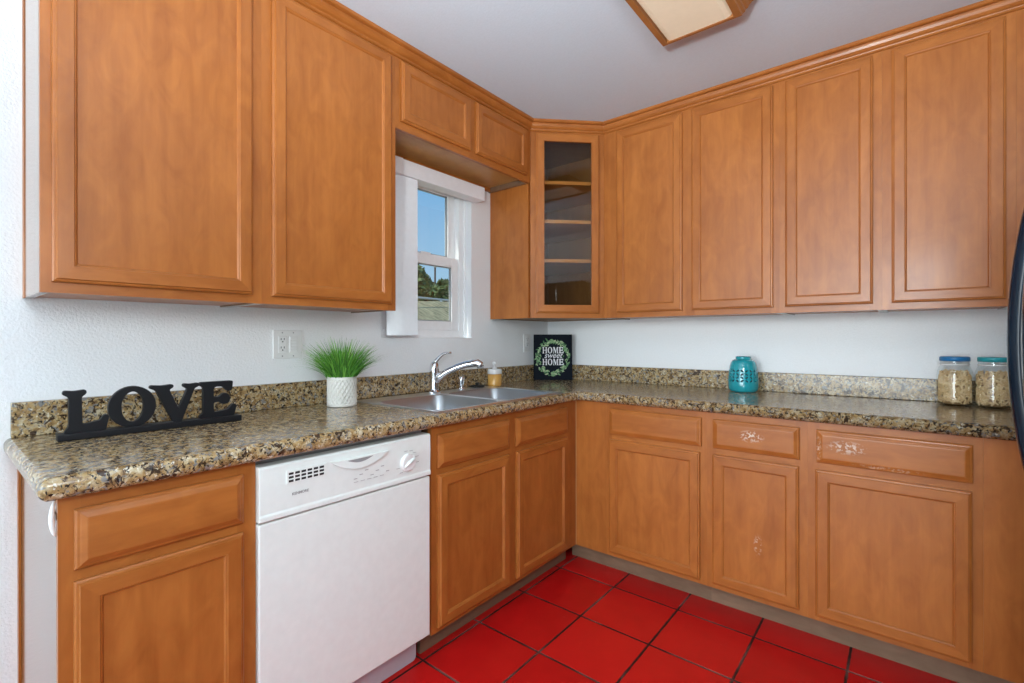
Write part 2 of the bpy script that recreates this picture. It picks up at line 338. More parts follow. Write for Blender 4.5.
def tag(o, label, cat, group=None, kind=None):
    o['label'] = label; o['category'] = cat
    if group: o['group'] = group
    if kind: o['kind'] = kind
    return o
def thing(name, label, cat, loc=(0, 0, 0), rz=0, group=None):
    o = bpy.data.objects.new(name, None); C.objects.link(o); o.location = loc; o.rotation_euler = (0, 0, rz); o.empty_display_size = .05
    return tag(o, label, cat, group)
def struct(o, label, cat): o['kind'] = 'structure'; o['label'] = label; o['category'] = cat; return o

def poly_mesh(outlines, depth, T, mb, m=0, bev=0):
    """fill 2-D outlines (holes allowed), extrude by depth, send points through T(x, y, w), add to mb"""
    cu = bpy.data.curves.new('outline', 'CURVE'); cu.dimensions = '2D'; cu.fill_mode = 'BOTH'; cu.extrude = depth / 2; cu.bevel_depth = bev; cu.bevel_resolution = 1
    for pts in outlines:
        sp = cu.splines.new('POLY'); sp.points.add(len(pts) - 1); sp.use_cyclic_u = True
        for q, p in zip(sp.points, pts): q.co = (p[0], p[1], 0, 1)
    add_curve(cu, T, mb, m)
def add_curve(cu, T, mb, m=0):
    ob = bpy.data.objects.new('outline', cu); C.objects.link(ob)
    dg = bpy.context.evaluated_depsgraph_get(); dg.update()
    me = bpy.data.meshes.new_from_object(ob.evaluated_get(dg))
    k = len(mb.v)
    for v in me.vertices: mb.v.append(Vector(T(*v.co)))
    for p in me.polygons: mb.face([k + i for i in p.vertices], m)
    bpy.data.objects.remove(ob); bpy.data.curves.remove(cu); bpy.data.meshes.remove(me)
def text_mesh(body, size, depth, T, mb, m=0, shear=0, bold=0, align='CENTER'):
    cu = bpy.data.curves.new('lettering', 'FONT'); cu.body = body; cu.size = size; cu.extrude = depth / 2; cu.shear = shear; cu.offset = bold; cu.align_x = align
    add_curve(cu, T, mb, m)
def rounded(pts, r, n=4):
    out = []; L = len(pts)
    for i in range(L):
        p = Vector((*pts[i], 0)); a = Vector((*pts[i - 1], 0)); b = Vector((*pts[(i + 1) % L], 0))
        da = min(r, (a - p).length * .48); db = min(r, (b - p).length * .48)
        s_ = p + (a - p).normalized() * da; e_ = p + (b - p).normalized() * db
        for k in range(n + 1):
            t = k / n; q = s_ * (1 - t) ** 2 + p * 2 * t * (1 - t) + e_ * t * t
            out.append((q.x, q.y))
    return out
def ell(cx, cy, rx, ry, n=40): return [(cx + rx * math.cos(2 * PI * k / n), cy + ry * math.sin(2 * PI * k / n)) for k in range(n)]
SERIF = {
 'L': [[(.02, 0), (1.0, 0), (1.08, .33), (.98, .37), (.86, .23), (.44, .17), (.42, .84), (.54, .92), (.52, 1), (.26, .975), (.02, 1), (-.01, .92), (.14, .84), (.14, .16)]],
 'V': [[(.0, 1), (.26, .975), (.52, 1), (.54, .93), (.43, .87), (.67, .32), (.90, .86), (.78, .93), (.80, 1), (.98, .975), (1.18, 1), (1.2, .93), (1.07, .87), (.74, 0), (.54, 0), (.12, .87), (-.02, .93)]],
 'E': [[(0, 0), (.9, 0), (.98, .3), (.88, .34), (.74, .18), (.38, .14), (.34, .20), (.34, .42), (.50, .44), (.60, .35), (.74, .37), (.80, .5), (.74, .64), (.60, .66), (.50, .56), (.34, .56), (.34, .82), (.40, .87), (.60, .86), (.72, .72), (.84, .73), (.87, 1), (.0, 1), (-.02, .92), (.08, .87), (.08, .13), (-.02, .08)]],
 'H': [[(0, 0), (.36, 0), (.36, .07), (.28, .1), (.28, .46), (.66, .46), (.66, .1), (.58, .07), (.58, 0), (.94, 0), (.94, .07), (.86, .1), (.86, .9), (.94, .93), (.94, 1), (.58, 1), (.58, .93), (.66, .9), (.66, .56), (.28, .56), (.28, .9), (.36, .93), (.36, 1), (0, 1), (0, .93), (.08, .9), (.08, .1), (0, .07)]],
 'M': [[(0, 0), (.26, 0), (.26, .07), (.17, .1), (.17, .74), (.46, 0), (.54, 0), (.82, .76), (.82, .1), (.74, .07), (.74, 0), (1.1, 0), (1.1, .07), (1.02, .1), (1.02, .9), (1.1, .93), (1.1, 1), (.80, 1), (.58, .38), (.34, 1), (0, 1), (0, .93), (.09, .9), (.09, .1), (0, .07)]],
 'O': [ell(.5, .5, .53, .51), ell(.5, .5, .26, .39)[::-1]],
}
SERIF['O2'] = [ell(.48, .5, .48, .52), ell(.48, .5, .22, .43)[::-1]]

# ------------------------------------------------------------------ key dimensions of the room
H = 2.428; DU = .3062; DB = .6017; ZU = 1.3077; ZT = 2.400; ZB = .0946; CT = .914; CB = .867; DK = .5373
RX = 3.0; RY = -7.6
TL = lambda u, w, z: (w, u, z)             # against the window wall: u runs along +y, w out of the wall
TR = lambda u, w, z: (u, -w, z)            # against the back wall: u runs along +x, w out of the wall
R2 = math.sqrt(.5)
TD = lambda u, w, z: (DU + (u + w) * R2, -.6115 + (u - w) * R2, z)   # the corner cabinet's slanting front

# ------------------------------------------------------------------ the room shell
mb = MB(); mb.box((-.2, RY - .15, -.1), (RX + .15, -2.98, 0)); struct(mb.build('floor_rear', NEUTRALFL), 'unseen neutral grey floor behind the camera, added to cut red bounce', 'floor')  # unseen floor, kept neutral to limit the red bounce light
mb = MB(); mb.box((-.2, -2.98, -.1), (RX + .15, .15, 0)); fl = struct(mb.build('floor', FLOOR), 'glossy red square floor tiles with dark grout', 'floor')
mb = MB(); mb.box((-.2, RY - .15, H), (RX + .15, .15, H + .1)); struct(mb.build('ceiling', CEIL), 'pale blue-grey textured ceiling', 'ceiling')
WY0, WY1, WZ0, WZ1 = -1.40, -.775, 1.194, 2.075
mb = MB()
mb.box((-.15, RY, 0), (0, WY0, H)); mb.box((-.15, WY1, 0), (0, .15, H)); mb.box((-.15, WY0, 0), (0, WY1, WZ0)); mb.box((-.15, WY0, WZ1), (0, WY1, H))
struct(mb.build('wall_left', WALL), 'white textured wall with the window', 'wall')
mb = MB(); mb.box((0, 0, 0), (RX + .15, .15, H)); struct(mb.build('wall_back', WALL), 'white wall behind the long run of cabinets', 'wall')
mb = MB(); mb.box((RX, -4.6, 0), (RX + .15, 0, H)); mb.box((RX, RY, 0), (RX + .15, -6.6, H)); mb.box((RX, -6.6, 2.3), (RX + .15, -4.6, H))
struct(mb.build('wall_right', WALL), 'white wall with an unseen opening added for the side light', 'wall')  # unseen opening made up to let the side light in
mb = MB(); mb.box((0, RY - .15, 0), (.15, RY, H)); mb.box((2.85, RY - .15, 0), (RX + .15, RY, H)); mb.box((.15, RY - .15, 2.32), (2.85, RY, H))
struct(mb.build('wall_rear', WALL), 'white wall with a wide unseen opening added for the rear light', 'wall')  # unseen opening made up to let the rear light in

# ------------------------------------------------------------------ the window
win = bpy.data.objects.new('window_1', None); C.objects.link(win); win.location = (-.1, (WY0 + WY1) / 2, WZ0)
struct(win, 'white vinyl sash window above the sink', 'window')
mb = MB(); X0, X1 = -.135, -.052
mb.box((X0, WY1 - .05, WZ0), (X1, WY1 - .0005, WZ1)); mb.box((X0, WY0 + .0005, WZ0), (X1, WY0 + .05, WZ1)); mb.box((X0, WY0 + .05, WZ0 + .0005), (X1, WY1 - .05, WZ0 + .045)); mb.box((X0, WY0 + .05, WZ1 - .035), (X1, WY1 - .05, WZ1 - .0005))
mb.box((X1, WY1 - .018, WZ0 + .001), (X1 + .012, WY1 - .001, WZ1 - .001)); mb.box((X1, WY0 + .018, WZ0 + .0005), (X1 + .012, WY1 - .018, WZ0 + .012))
mb.build('window_frame', VINYL, win, bevel=.003)
def sash(x0, x1, z0, z1, gz0, gz1):
    y0, y1 = WY0 + .05, WY1 - .05; g0, g1 = y0 + .05, y1 - .052
    mb = MB(); mb.box((x0, y0, z0), (x1, g0, z1)); mb.box((x0, g1, z0), (x1, y1, z1)); mb.box((x0, g0, z0), (x1, g1, gz0)); mb.box((x0, g0, gz1), (x1, g1, z1))
    s_ = mb.build('window_sash', VINYL, win, bevel=.003)
    mb = MB(); xm = (x0 + x1) / 2; mb.box((xm - .002, g0, gz0), (xm + .002, g1, gz1)); mb.build('glass_pane', PANE, s_)
    mb = MB(); w = .005
    mb.box((xm - .006, g0, gz0), (xm + .006, g0 + w, gz1)); mb.box((xm - .006, g1 - w, gz0), (xm + .006, g1, gz1)); mb.box((xm - .006, g0, gz1 - w), (xm + .006, g1, gz1)); mb.box((xm - .006, g0, gz0), (xm + .006, g1, gz0 + w))
    mb.build('glazing_gasket', GREYP, s_)
sash(-.118, -.088, 1.640, WZ1 - .035, 1.661, 2.010)
sash(-.085, -.058, WZ0 + .045, 1.652, 1.288, 1.598)
mb = MB(); mb.box((-.085, -1.10, 1.652), (-.062, -1.03, 1.664)); mb.build('sash_lock', VINYL, win, bevel=.003)

# vertical blind stacked to the left of the window under a boxed valance
bl = thing('vertical_blind', 'pale grey vertical blind stacked at the left of the window under a boxed valance', 'blind', (.04, -1.1, 1.97))
mb = MB(); mb.box((.001, -1.325, 1.985), (.078, -.742, 2.062)); mb.build('valance', VALM, bl, bevel=.004)
mb = MB(); mb.box((.001, -1.53, 1.983), (.081, -1.327, 2.064)); mb.build('valance_end_cap', VALM, bl, bevel=.004)
for k in range(6):
    yc = -1.346 + k * .0155; a = math.radians(28); hw = .044
    mb = MB(); loops = []
    for z in (1.207 + (k % 3) * .002  , 1.9835):
        row = []
        for t in (-1, -.6, -.2, .2, .6, 1):
            u = t * hw; bow = .006 * (1 - t * t)
            row.append((.046 + u * math.sin(a) + bow * math.cos(a), yc + u * math.cos(a) - bow * math.sin(a), z))
        row += [(p[0] - .0015, p[1], p[2]) for p in row[::-1]]
        loops.append(row)
    mb.loft(loops); mb.build('vane', BLINDW, bl)

# ------------------------------------------------------------------ cabinet makers
def rect_loop(T, ua, ub, za, zb, d, w): return [T(ua + d, w, za + d), T(ub - d, w, za + d), T(ub - d, w, zb - d), T(ua + d, w, zb - d)]
def swept_front(mb, T, ua, ub, za, zb, prof, cap):
    loops = [rect_loop(T, ua, ub, za, zb, d, w) for d, w in prof]
    mb.loft(loops, 1, cap0=cap, cap1=cap, mats=lambda a, i: 0 if i in (1, 3) else 1)
def door(parent, T, ua, ub, za, zb, w0, glassy=False, mats=None, panel_mat=None, bw=.041):
    mb = MB(); b = bw
    prof = [(0, w0 + .0005), (0, w0 + .011), (.003, w0 + .0135), (.007, w0 + .0145), (.009, w0 + .0185), (b - .001, w0 + .019), (b + .0005, w0 + .0165), (b + .003, w0 + .0160), (b + .0068, w0 + .0105), (b + .0072, w0 + .0005)]
    if glassy: prof = prof[:6] + [(b, w0 + .017), (b, w0 + .0005)]
    prof.append(prof[0])
    swept_front(mb, T, ua, ub, za, zb, prof, False)
    d = mb.build('door', mats or W2, parent)
    mb = MB()
    if glassy:
        mb.box((ua + b - .004, w0 + .006, za + b - .004), (ub - b + .004, w0 + .010, zb - b + .004), T=T); mb.build('glass_pane', CABG, d)
    else:
        mb.box((ua + b + .004, w0 + .002, za + b + .004), (ub - b - .004, w0 + .0105, zb - b - .004), T=T); mb.build('door_panel', panel_mat or WV, d)
    return d
def drawer(parent, T, ua, ub, za, zb, w0, mat=None, name='drawer_front'):
    mb = MB()
    prof = [(0, w0 + .0005), (0, w0 + .008), (.004, w0 + .0115), (.008, w0 + .0125), (.011, w0 + .0145), (.019, w0 + .0185), (.022, w0 + .019)]
    loops = [rect_loop(T, ua, ub, za, zb, d, w) for d, w in prof]
    mb.loft(loops, 0); return mb.build(name, mat or WH, parent)
def face_frame(parent, T, u0, u1, z0, z1, w, stiles, rails, th=.019):
    """stiles: (ua, ub); rails: (za, zb), cut between neighbouring stiles"""
    mb = MB()
    for a, b in stiles: mb.box((a, w - th, z0), (b, w, z1), 0, T)
    for za, zb in rails:
        for (a, b), (c, d) in zip(stiles, stiles[1:]): mb.box((b, w - th, za), (c, w, zb), 1, T)
    return mb.build('face_frame', W2, parent)
E_ = .0001
def upper(label, T, u0, u1, z0, z1, doors, name='wall_cabinet', cat='cabinet', bottom=.005, scribe=False):
    base = T((u0 + u1) / 2, 0, z0); c = thing(name, label, cat, base, group='maple wall cabinets')
    u0 += E_; u1 -= E_
    st = [(u0, doors[0][0] + .012)] + [(doors[i][1] - .012, doors[i + 1][0] + .012) for i in range(len(doors) - 1)] + [(doors[-1][1] - .012, u1)]
    face_frame(c, T, u0, u1, z0, z1, DU, st, [(z0, doors[0][2] + .012), (doors[0][3] - .012, z1)])
    for a, b in ((u0, u0 + .016), (u1 - .016, u1)):
        mb = MB(); mb.box((a, .001, z0), (b, DU - .0195, z1), T=T); mb.build('side_panel', WEND, c)
    mb = MB(); mb.box((u0 + .0165, .001, z0 + bottom), (u1 - .0165, DU - .0195, z0 + bottom + .012), T=T); mb.build('bottom_panel', WH, c)
    mb = MB(); mb.box((u0 + .0165, .001, z1 - .014), (u1 - .0165, DU - .0195, z1 - .001), T=T); mb.build('top_panel', WH, c)
    mb = MB(); mb.box((u0 + .0165, .001, z0 + bottom + .0125), (u1 - .0165, .008, z1 - .0145), T=T); mb.build('back_panel', WV, c)
    for d in doors: door(c, T, *d, DU)
    if scribe:
        mb = MB(); mb.box((u0 - .0022, .001, z0), (u0 - .0002, .03, z1), T=T); mb.build('scribe_strip', WV, c)
    return c

def base(label, T, u0, u1, fronts, drawers, frame_stiles=None, scuff=None, name='base_cabinet', end=None, extra=None, sink=False):
    c = thing(name, label, 'cabinet', T((u0 + u1) / 2, .3, 0), group='maple base cabinets under the worktop')
    u0 += E_; u1 -= E_
    st = frame_stiles or ([(u0, fronts[0][0] + .012)] + [(fronts[i][1] - .012, fronts[i + 1][0] + .012) for i in range(len(fronts) - 1)] + [(fronts[-1][1] - .012, u1)])
    face_frame(c, T, u0, u1, ZB, CB - .0005, DB, st, [(ZB, .128), (.674, .722), (.826, CB - .0005)])
    for k, (a, b) in enumerate(((u0, u0 + .016), (u1 - .016, u1))):
        mb = MB(); mb.box((a, .001, ZB if k != end else 0.001), (b, DB - .0195, CB - .0005), T=T)
        if k == end: mb.v = [Vector(p) for p in mb.v]
        mb.build('side_panel', WEND, c)
    mb = MB(); mb.box((u0 + .0165, .001, ZB + .002), (u1 - .0165, DB - .0195, ZB + .016), T=T); mb.build('bottom_panel', WH, c)
    if not sink:
        mb = MB(); mb.box((u0 + .0165, .001, ZB + .0165), (u1 - .0165, .008, CB - .001), T=T); mb.build('back_panel', WV, c)
    tk0 = u0 + .0165 if end == 0 else u0
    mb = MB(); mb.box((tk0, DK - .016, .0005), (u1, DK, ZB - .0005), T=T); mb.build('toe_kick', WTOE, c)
    for k, f in enumerate(fronts):
        d = door(c, T, *f, DB, panel_mat=(scuff or {}).get(('door', k)))
    for k, f in enumerate(drawers): drawer(c, T, *f, DB, mat=(scuff or {}).get(('drawer', k)), name='false_drawer_front' if sink else 'drawer')
    return c

# ------------------------------------------------------------------ wall cabinets on the window wall
upper('tall wall cabinet at the wall\'s free end, above the black cut-out word', TL, -2.6102, -2.086, ZU, ZT, [(-2.590, -2.117, 1.335, 2.360)], scribe=True)
upper('tall wall cabinet just left of the window, above the potted grass', TL, -2.086, -1.546, ZU, ZT, [(-2.055, -1.573, 1.335, 2.360)])
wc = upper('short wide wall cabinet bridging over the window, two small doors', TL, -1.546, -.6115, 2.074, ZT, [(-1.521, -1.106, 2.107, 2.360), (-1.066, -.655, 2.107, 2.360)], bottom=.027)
[o for o in wc.children if o.name.startswith('bottom_panel')][0].data.materials[0] = wood('maple_bounce_lit', 'h', dark=(.42, .20, .055), light=(.66, .36, .12))  # lighter maple stands in for bounce light on this underside
mb = MB(); mb.box((.001, -1.528, 2.078), (.016, -.628, 2.1005)); mb.build('mounting_rail', WH, wc)

# corner cabinet with a glass door
cc = thing('corner_cabinet', 'diagonal corner wall cabinet with a glass door and bare shelves', 'cabinet', (.25, -.25, ZU), group='maple wall cabinets')
LD = (.6115 - DU) / R2
foot = [(.001, -.001), (.001, -.6105), (DU, -.6105), (.6105, -DU), (.6105, -.001)]
inner = [(.009, -.009), (.009, -.594), (DU - .010, -.594), (.594, -DU + .010), (.594, -.009)]
face_frame(cc, TD, 0, LD, ZU, ZT, 0, [(.001, .044), (LD - .044, LD - .001)], [(ZU, 1.349), (2.346, ZT)])
mb = MB(); mb.box((.001, -.6105, ZU), (DU - .014, -.595, ZT)); mb.build('side_panel', WV, cc)
mb = MB(); mb.box((.595, -DU + .014, ZU), (.6105, -.001, ZT)); mb.build('side_panel', WV, cc)
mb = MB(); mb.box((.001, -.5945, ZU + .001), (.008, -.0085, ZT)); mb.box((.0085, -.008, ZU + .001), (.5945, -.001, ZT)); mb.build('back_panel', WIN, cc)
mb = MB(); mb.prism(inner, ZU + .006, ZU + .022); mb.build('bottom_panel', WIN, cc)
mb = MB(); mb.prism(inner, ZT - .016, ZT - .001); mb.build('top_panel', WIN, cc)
shelf_poly = [(.010, -.010), (.010, -.593), (DU - .012, -.593), (.593, -DU + .012), (.593, -.010)]
for z in (2.080, 1.856, 1.630):
    mb = MB(); mb.prism(shelf_poly, z, z + .019); mb.build('shelf', WSHELF, cc)
door(cc, TD, .032, LD - .032, 1.335, 2.360, 0, glassy=True, bw=.047)

# wall cabinets on the back wall
upper('two-door wall cabinet right of the glass-doored corner one, above the teal lantern', TR, .6115, 1.512, ZU, ZT, [(.695, 1.066, 1.335, 2.360), (1.115, 1.487, 1.335, 2.360)])
upper('single-door wall cabinet between the two-door one and the one above the jars', TR, 1.512, 1.887, ZU, ZT, [(1.537, 1.857, 1.335, 2.360)])
upper('single-door wall cabinet above the two jars of pasta', TR, 1.887, 2.272, ZU, ZT, [(1.918, 2.244, 1.335, 2.360)])
upper('wall cabinet at the picture edge, behind the black refrigerator\'s handle', TR, 2.272, 2.86, ZU, ZT, [(2.34, 2.83, 1.335, 2.360)])

# crown moulding swept along all of the wall cabinets
path = [(0.001, -2.6102), (DU, -2.6102), (DU, -.6115), (.6115, -DU), (2.86, -DU), (2.86, -.001)]
prof = [(.0005, 2.371), (.006, 2.372), (.009, 2.375), (.0085, 2.379), (.005, 2.381), (.006, 2.384), (.013, 2.388), (.019, 2.395), (.023, 2.404), (.024, 2.411), (.035, 2.4125), (.039, 2.416), (.039, 2.4275), (.0005, 2.4275)]
def off_path(d):
    out = []
    dirs = [Vector((b[0] - a[0], b[1] - a[1])).normalized() for a, b in zip(path, path[1:])]
    nr = [Vector((v.y, -v.x)) for v in dirs]
    for i, p in enumerate(path):
        n0 = nr[max(i - 1, 0)]; n1 = nr[min(i, len(nr) - 1)]
        b = n0 + n1; b = b / (b.dot(n0)) if i not in (0, len(path) - 1) else n0
        out.append((p[0] + b.x * d, p[1] + b.y * d))
    return out
mb = MB(); cols = [[(*q, z) for q in off_path(d)] for d, z in prof]
loops = [[cols[j][i] for j in range(len(prof))] for i in range(len(path))]
mb.loft(loops); struct(mb.build('trim_1', WH), 'stained wood crown moulding along the tops of the wall cabinets', 'trim')

# ------------------------------------------------------------------ base cabinets
base('narrow base cabinet at the free end, left of the dishwasher', TL, -2.6174, -2.229, [(-2.594, -2.263, .116, .685)], [(-2.593, -2.262, .709, .836)], end=0)
b0 = [o for o in C.objects if o.get('label', '').startswith('narrow base cabinet')][0]
mb = MB(); mb.box((.001, -2.6235, .001), (.028, -2.6177, CB - .001)); mb.build('scribe_strip', WV, b0)
base('two-door sink base cabinet between the dishwasher and the corner', TL, -1.611, -.602, [(-1.586, -1.170, .114, .683), (-1.117, -.700, .114, .683)], [(-1.585, -1.167, .708, .835), (-1.119, -.697, .708, .835)], sink=True)
fp = thing('corner_filler_panel', 'plain upright maple filler panel in the inner corner, right of the sink cabinet', 'panel', (.69, -DB, ZB))
mb = MB(); mb.box((DB + .0035, -DB, ZB), (.784 - E_, -DB + .019, CB - .0005)); mb.build('board', WV, fp)
mb = MB(); mb.box((DB + .0004, -DB - .002, ZB), (DB + .0033, -DB + .019, CB - .0005)); mb.build('edge_strip', wood('maple_pale_edge', 'v', dark=(.50, .27, .11), light=(.62, .36, .17)), fp)
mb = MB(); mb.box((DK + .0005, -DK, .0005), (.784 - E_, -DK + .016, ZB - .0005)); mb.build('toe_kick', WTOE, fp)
base('base cabinet next to the corner filler, unmarked drawer over one door', TR, .784, 1.279, [(.803, 1.250, .116, .683)], [(.803, 1.257, .710, .838)])
s1 = wood('maple_scuffed_drawer', 'h', scuffs=[((-.01, -.321, .782), (.055, .05, .028), .9)])
s2 = wood('maple_scuffed_panel', 'v', scuffs=[((.015, -.31, .335), (.018, .05, .05), .55)])
base('narrow base cabinet with white scuffs on its drawer, below the teal lantern', TR, 1.279, 1.663, [(1.305, 1.633, .118, .683)], [(1.306, 1.636, .711, .838)], scuff={('drawer', 0): s1, ('door', 0): s2})
s3 = wood('maple_worn_drawer', 'h', scuffs=[((-.12, -.321, .782), (.07, .05, .028), .8), ((.0, -.321, .722), (.12, .05, .010), .5), ((-.21, -.321, .77), (.012, .05, .06), .6)])
base('wide base cabinet with a worn pale-spotted drawer, right of the narrow scuffed one', TR, 1.663, 2.158, [(1.689, 2.130, .118, .683)], [(1.693, 2.133, .711, .838)], scuff={('drawer', 0): s3})
ep = thing('end_panel', 'plain maple panel at the right end of the base cabinets', 'panel', (2.45, -DB, ZB))
mb = MB(); mb.box((2.158 + E_, -DB, ZB), (2.80, -DB + .019, CB - .0005)); mb.build('board', WV, ep)
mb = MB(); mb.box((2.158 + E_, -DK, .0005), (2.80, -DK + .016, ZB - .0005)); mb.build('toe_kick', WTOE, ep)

# little white towel hook on the exposed end of the end cabinet
hk = thing('towel_hook', 'small white plastic hook on the end cabinet\'s side, under the worktop', 'hook', (.585, -2.6182, .82))
mb = MB(); mb.box((.535, -2.6182 - .004, .812), (.585, -2.6182, .828)); mb.build('bracket', WPLAS, hk, bevel=.0015)
mb = MB(); mb.tube([(.585, -2.6195, .858), (.587, -2.6225, .848), (.589, -2.6250, .832), (.590, -2.6255, .818), (.590, -2.6245, .804), (.590, -2.6225, .792), (.590, -2.6195, .784)], [.002, .0035, .0045, .005, .0045, .0035, .002], 10); mb.build('hook_arm', WPLAS, hk)

# ------------------------------------------------------------------ worktop with sink cut-out, backsplash
DC = .6405; YE = -2.650; XE = 2.80
SKX0, SKX1, SKY0, SKY1 = .088, .586, -1.566, -.768
wt = thing('worktop', 'speckled brown granite worktop running round the corner of the kitchen', 'worktop', (.3, -.3, CT))
xs = [.0005, SKX0, SKX1, DC, XE]; ys = [YE, SKY0, SKY1, -DC, -.0005]
def has(i, j): # cell present
    if i == 1 and j == 1: return False
    return i < 3 or j == 3
bm = bmesh.new(); vt = {}
for i in range(5):
    for j in range(5):
        if any(0 <= a < 4 and 0 <= b < 4 and has(a, b) for a in (i - 1, i) for b in (j - 1, j)): vt[i, j] = bm.verts.new((xs[i], ys[j], CB))
for i in range(4):
    for j in range(4):
        if has(i, j): bm.faces.new([vt[i, j], vt[i + 1, j], vt[i + 1, j + 1], vt[i, j + 1]])
r_ = bmesh.ops.extrude_face_region(bm, geom=list(bm.faces))
for v in [g for g in r_['geom'] if isinstance(g, bmesh.types.BMVert)]: v.co.z = CT
bmesh.ops.recalc_face_normals(bm, faces=bm.faces)
def front(e):
    a, b = e.verts[0].co, e.verts[1].co
    if abs(a.z - b.z) > 1e-5: return False
    on = lambda p, q: (abs(a.y - YE) < 1e-5 and abs(b.y - YE) < 1e-5) or (abs(a.x - DC) < 1e-5 and abs(b.x - DC) < 1e-5 and max(a.y, b.y) <= -DC + 1e-5) or (abs(a.y + DC) < 1e-5 and abs(b.y + DC) < 1e-5 and min(a.x, b.x) >= DC - 1e-5)
    return on(a, b)
cor = [e for e in bm.edges if abs(e.verts[0].co.x - DC) < 1e-5 and abs(e.verts[0].co.y - YE) < 1e-5 and abs(e.verts[1].co.x - DC) < 1e-5 and abs(e.verts[1].co.y - YE) < 1e-5]
bmesh.ops.bevel(bm, geom=cor, offset=.014, segments=5, affect='EDGES', profile=.5)
def front2(e):
    if len(e.link_faces) != 2 or abs(e.verts[0].co.z - e.verts[1].co.z) > 1e-5: return False
    n = [f.normal for f in e.link_faces]
    if not (any(abs(q.z) > .9 for q in n) and any(abs(q.z) < .1 for q in n)): return False
    m_ = (e.verts[0].co + e.verts[1].co) / 2
    if m_.x < .001 or m_.y > -.001 or m_.x > XE - .001: return False
    if SKX0 - .001 < m_.x < SKX1 + .001 and SKY0 - .001 < m_.y < SKY1 + .001: return False
    return True
bm.normal_update()
bmesh.ops.bevel(bm, geom=[e for e in bm.edges if front2(e)], offset=.0185, segments=5, affect='EDGES', profile=.5)
bmesh.ops.translate(bm, verts=bm.verts, vec=-Vector(wt.location))
me = bpy.data.meshes.new('slab'); bm.to_mesh(me); bm.free(); me.materials.append(GRAN)
for p in me.polygons: p.use_smooth = abs(p.normal.z) < .98
slab = bpy.data.objects.new('slab', me); C.objects.link(slab); slab.parent = wt
mb = MB(); mb.box((.0005, -2.637, CT + .0002), (.0205, -.0005, 1.013)); mb.build('backsplash', GRAN, wt, bevel=.003)
mb = MB(); mb.box((.021, -.0205, CT + .0002), (XE, -.0005, 1.013)); mb.build('backsplash', GRAN, wt, bevel=.003)

# ------------------------------------------------------------------ dishwasher
dw = thing('dishwasher', 'white built-in dishwasher with a control panel, left of the sink', 'dishwasher', (.3, -1.925, 0))
Y0, Y1 = -2.2275, -1.630
mb = MB(); mb.box((.02, Y0 + .005, .115), (.575, Y1 - .005, .860)); mb.build('tub', GREYP, dw)
mb = MB(); mb.box((.577, Y0, .115), (.617, Y1, .692)); mb.build('door', WHITE, dw, bevel=.004)
cp_prof = [(.577, .697), (.619, .697), (.6225, .700), (.6225, .7125), (.6195, .716), (.6215, .79), (.620, .841), (.616, .847), (.577, .847)]
mb = MB(); mb.loft([[(x, y, z) for x, z in cp_prof] for y in (Y0, Y1)]); cpn = mb.build('control_panel', WHITE, dw, bevel=.002)
cx_ = lambda z: .6225 - max(0, (z - .79)) * .03
# slotted vent
mb = MB(); mb.box((.6195, -2.156, .787), (.6232, -2.036, .824)); vg = mb.build('vent_grille', WHITE, cpn, bevel=.001)
mb = MB()
for r in range(3):
    for c_ in range(6):
        y = -2.1495 + c_ * .0182; z = .791 + r * .0102
        mb.box((.6225, y, z), (.6236, y + .0135, z + .0062))
mb.build('vent_slot', DARK, vg)
# crescent pull
cres = [(-2.020, .8195), (-1.822, .8195)] + [(-1.822 - .198 * t, .8195 - .034 * math.sin(PI * t) ** .8) for t in [k / 14 for k in range(1, 14)]]
mb = MB(); poly_mesh([cres], .008, lambda x, y, w: (.6235 + w, x, y), mb, bev=.0015); hnd = mb.build('handle', WHITE, cpn)
poc = [(-1.972, .8165), (-1.878, .8165)] + [(-1.878 - .094 * t, .8165 - .0115 * math.sin(PI * t)) for t in [k / 10 for k in range(1, 10)]]
mb = MB(); poly_mesh([poc], .001, lambda x, y, w: (.6292 + w, x, y), mb); mb.build('finger_pocket', GREYP, hnd)
# dial
mb = MB(); loops = []
for r, w in ((.0305, .0), (.0305, .004), (.0285, .010), (.026, .012)): loops.append([(.6215 + w, -1.735 + r * math.cos(a), .764 + r * math.sin(a)) for a in [2 * PI * k / 32 for k in range(32)]])
mb.loft(loops); kn = mb.build('dial', WPLAS, cpn)
mb = MB(); mb.tube([(.634, -1.735 + s_ * .020, .764 + s_ * .012) for s_ in (-1, -.5, 0, .5, 1)], [.004, .006, .007, .006, .004], 8); mb.build('dial_grip', WHITE, kn)
# printed marks
mb = MB(); text_mesh('KENMORE', .0105, .0004, lambda x, y, w: (.6233 + w, x * 1.0, y), mb, bold=.0002, align='CENTER')
for i in range(len(mb.v)): mb.v[i] = Vector((mb.v[i].x, mb.v[i].y - 2.116, mb.v[i].z + .753))
mb.build('lettering', GREYP, cpn)
mb = MB()
for k in range(7): mb.box((.6228, -1.945 + .02 * k, .752 + .010 * (k % 3)), (.6233, -1.933 + .02 * k, .7545 + .010 * (k % 3)))
for k in range(5): mb.box((.6228, -1.945 + .024 * k, .742), (.6233, -1.930 + .024 * k, .7435))
pm = plain('light_grey_print', (.42, .42, .42), .5); mb.build('cycle_symbols', pm, cpn); mb = MB()
for a in (20, 45, 70, 100, -10, 200, 230): mb.box((.6223, -1.735 + .043 * math.cos(math.radians(a)) - .007, .764 + .040 * math.sin(math.radians(a)) - .0008), (.6228, -1.735 + .043 * math.cos(math.radians(a)) + .007, .764 + .040 * math.sin(math.radians(a)) + .0008))
mb.build('dial_marks', pm, kn)
kp = rounded([(Y0 + .01, .004), (Y1 - .012, .004), (Y1 - .012, .1115), (Y0 + .01, .1115)], .018, 5)
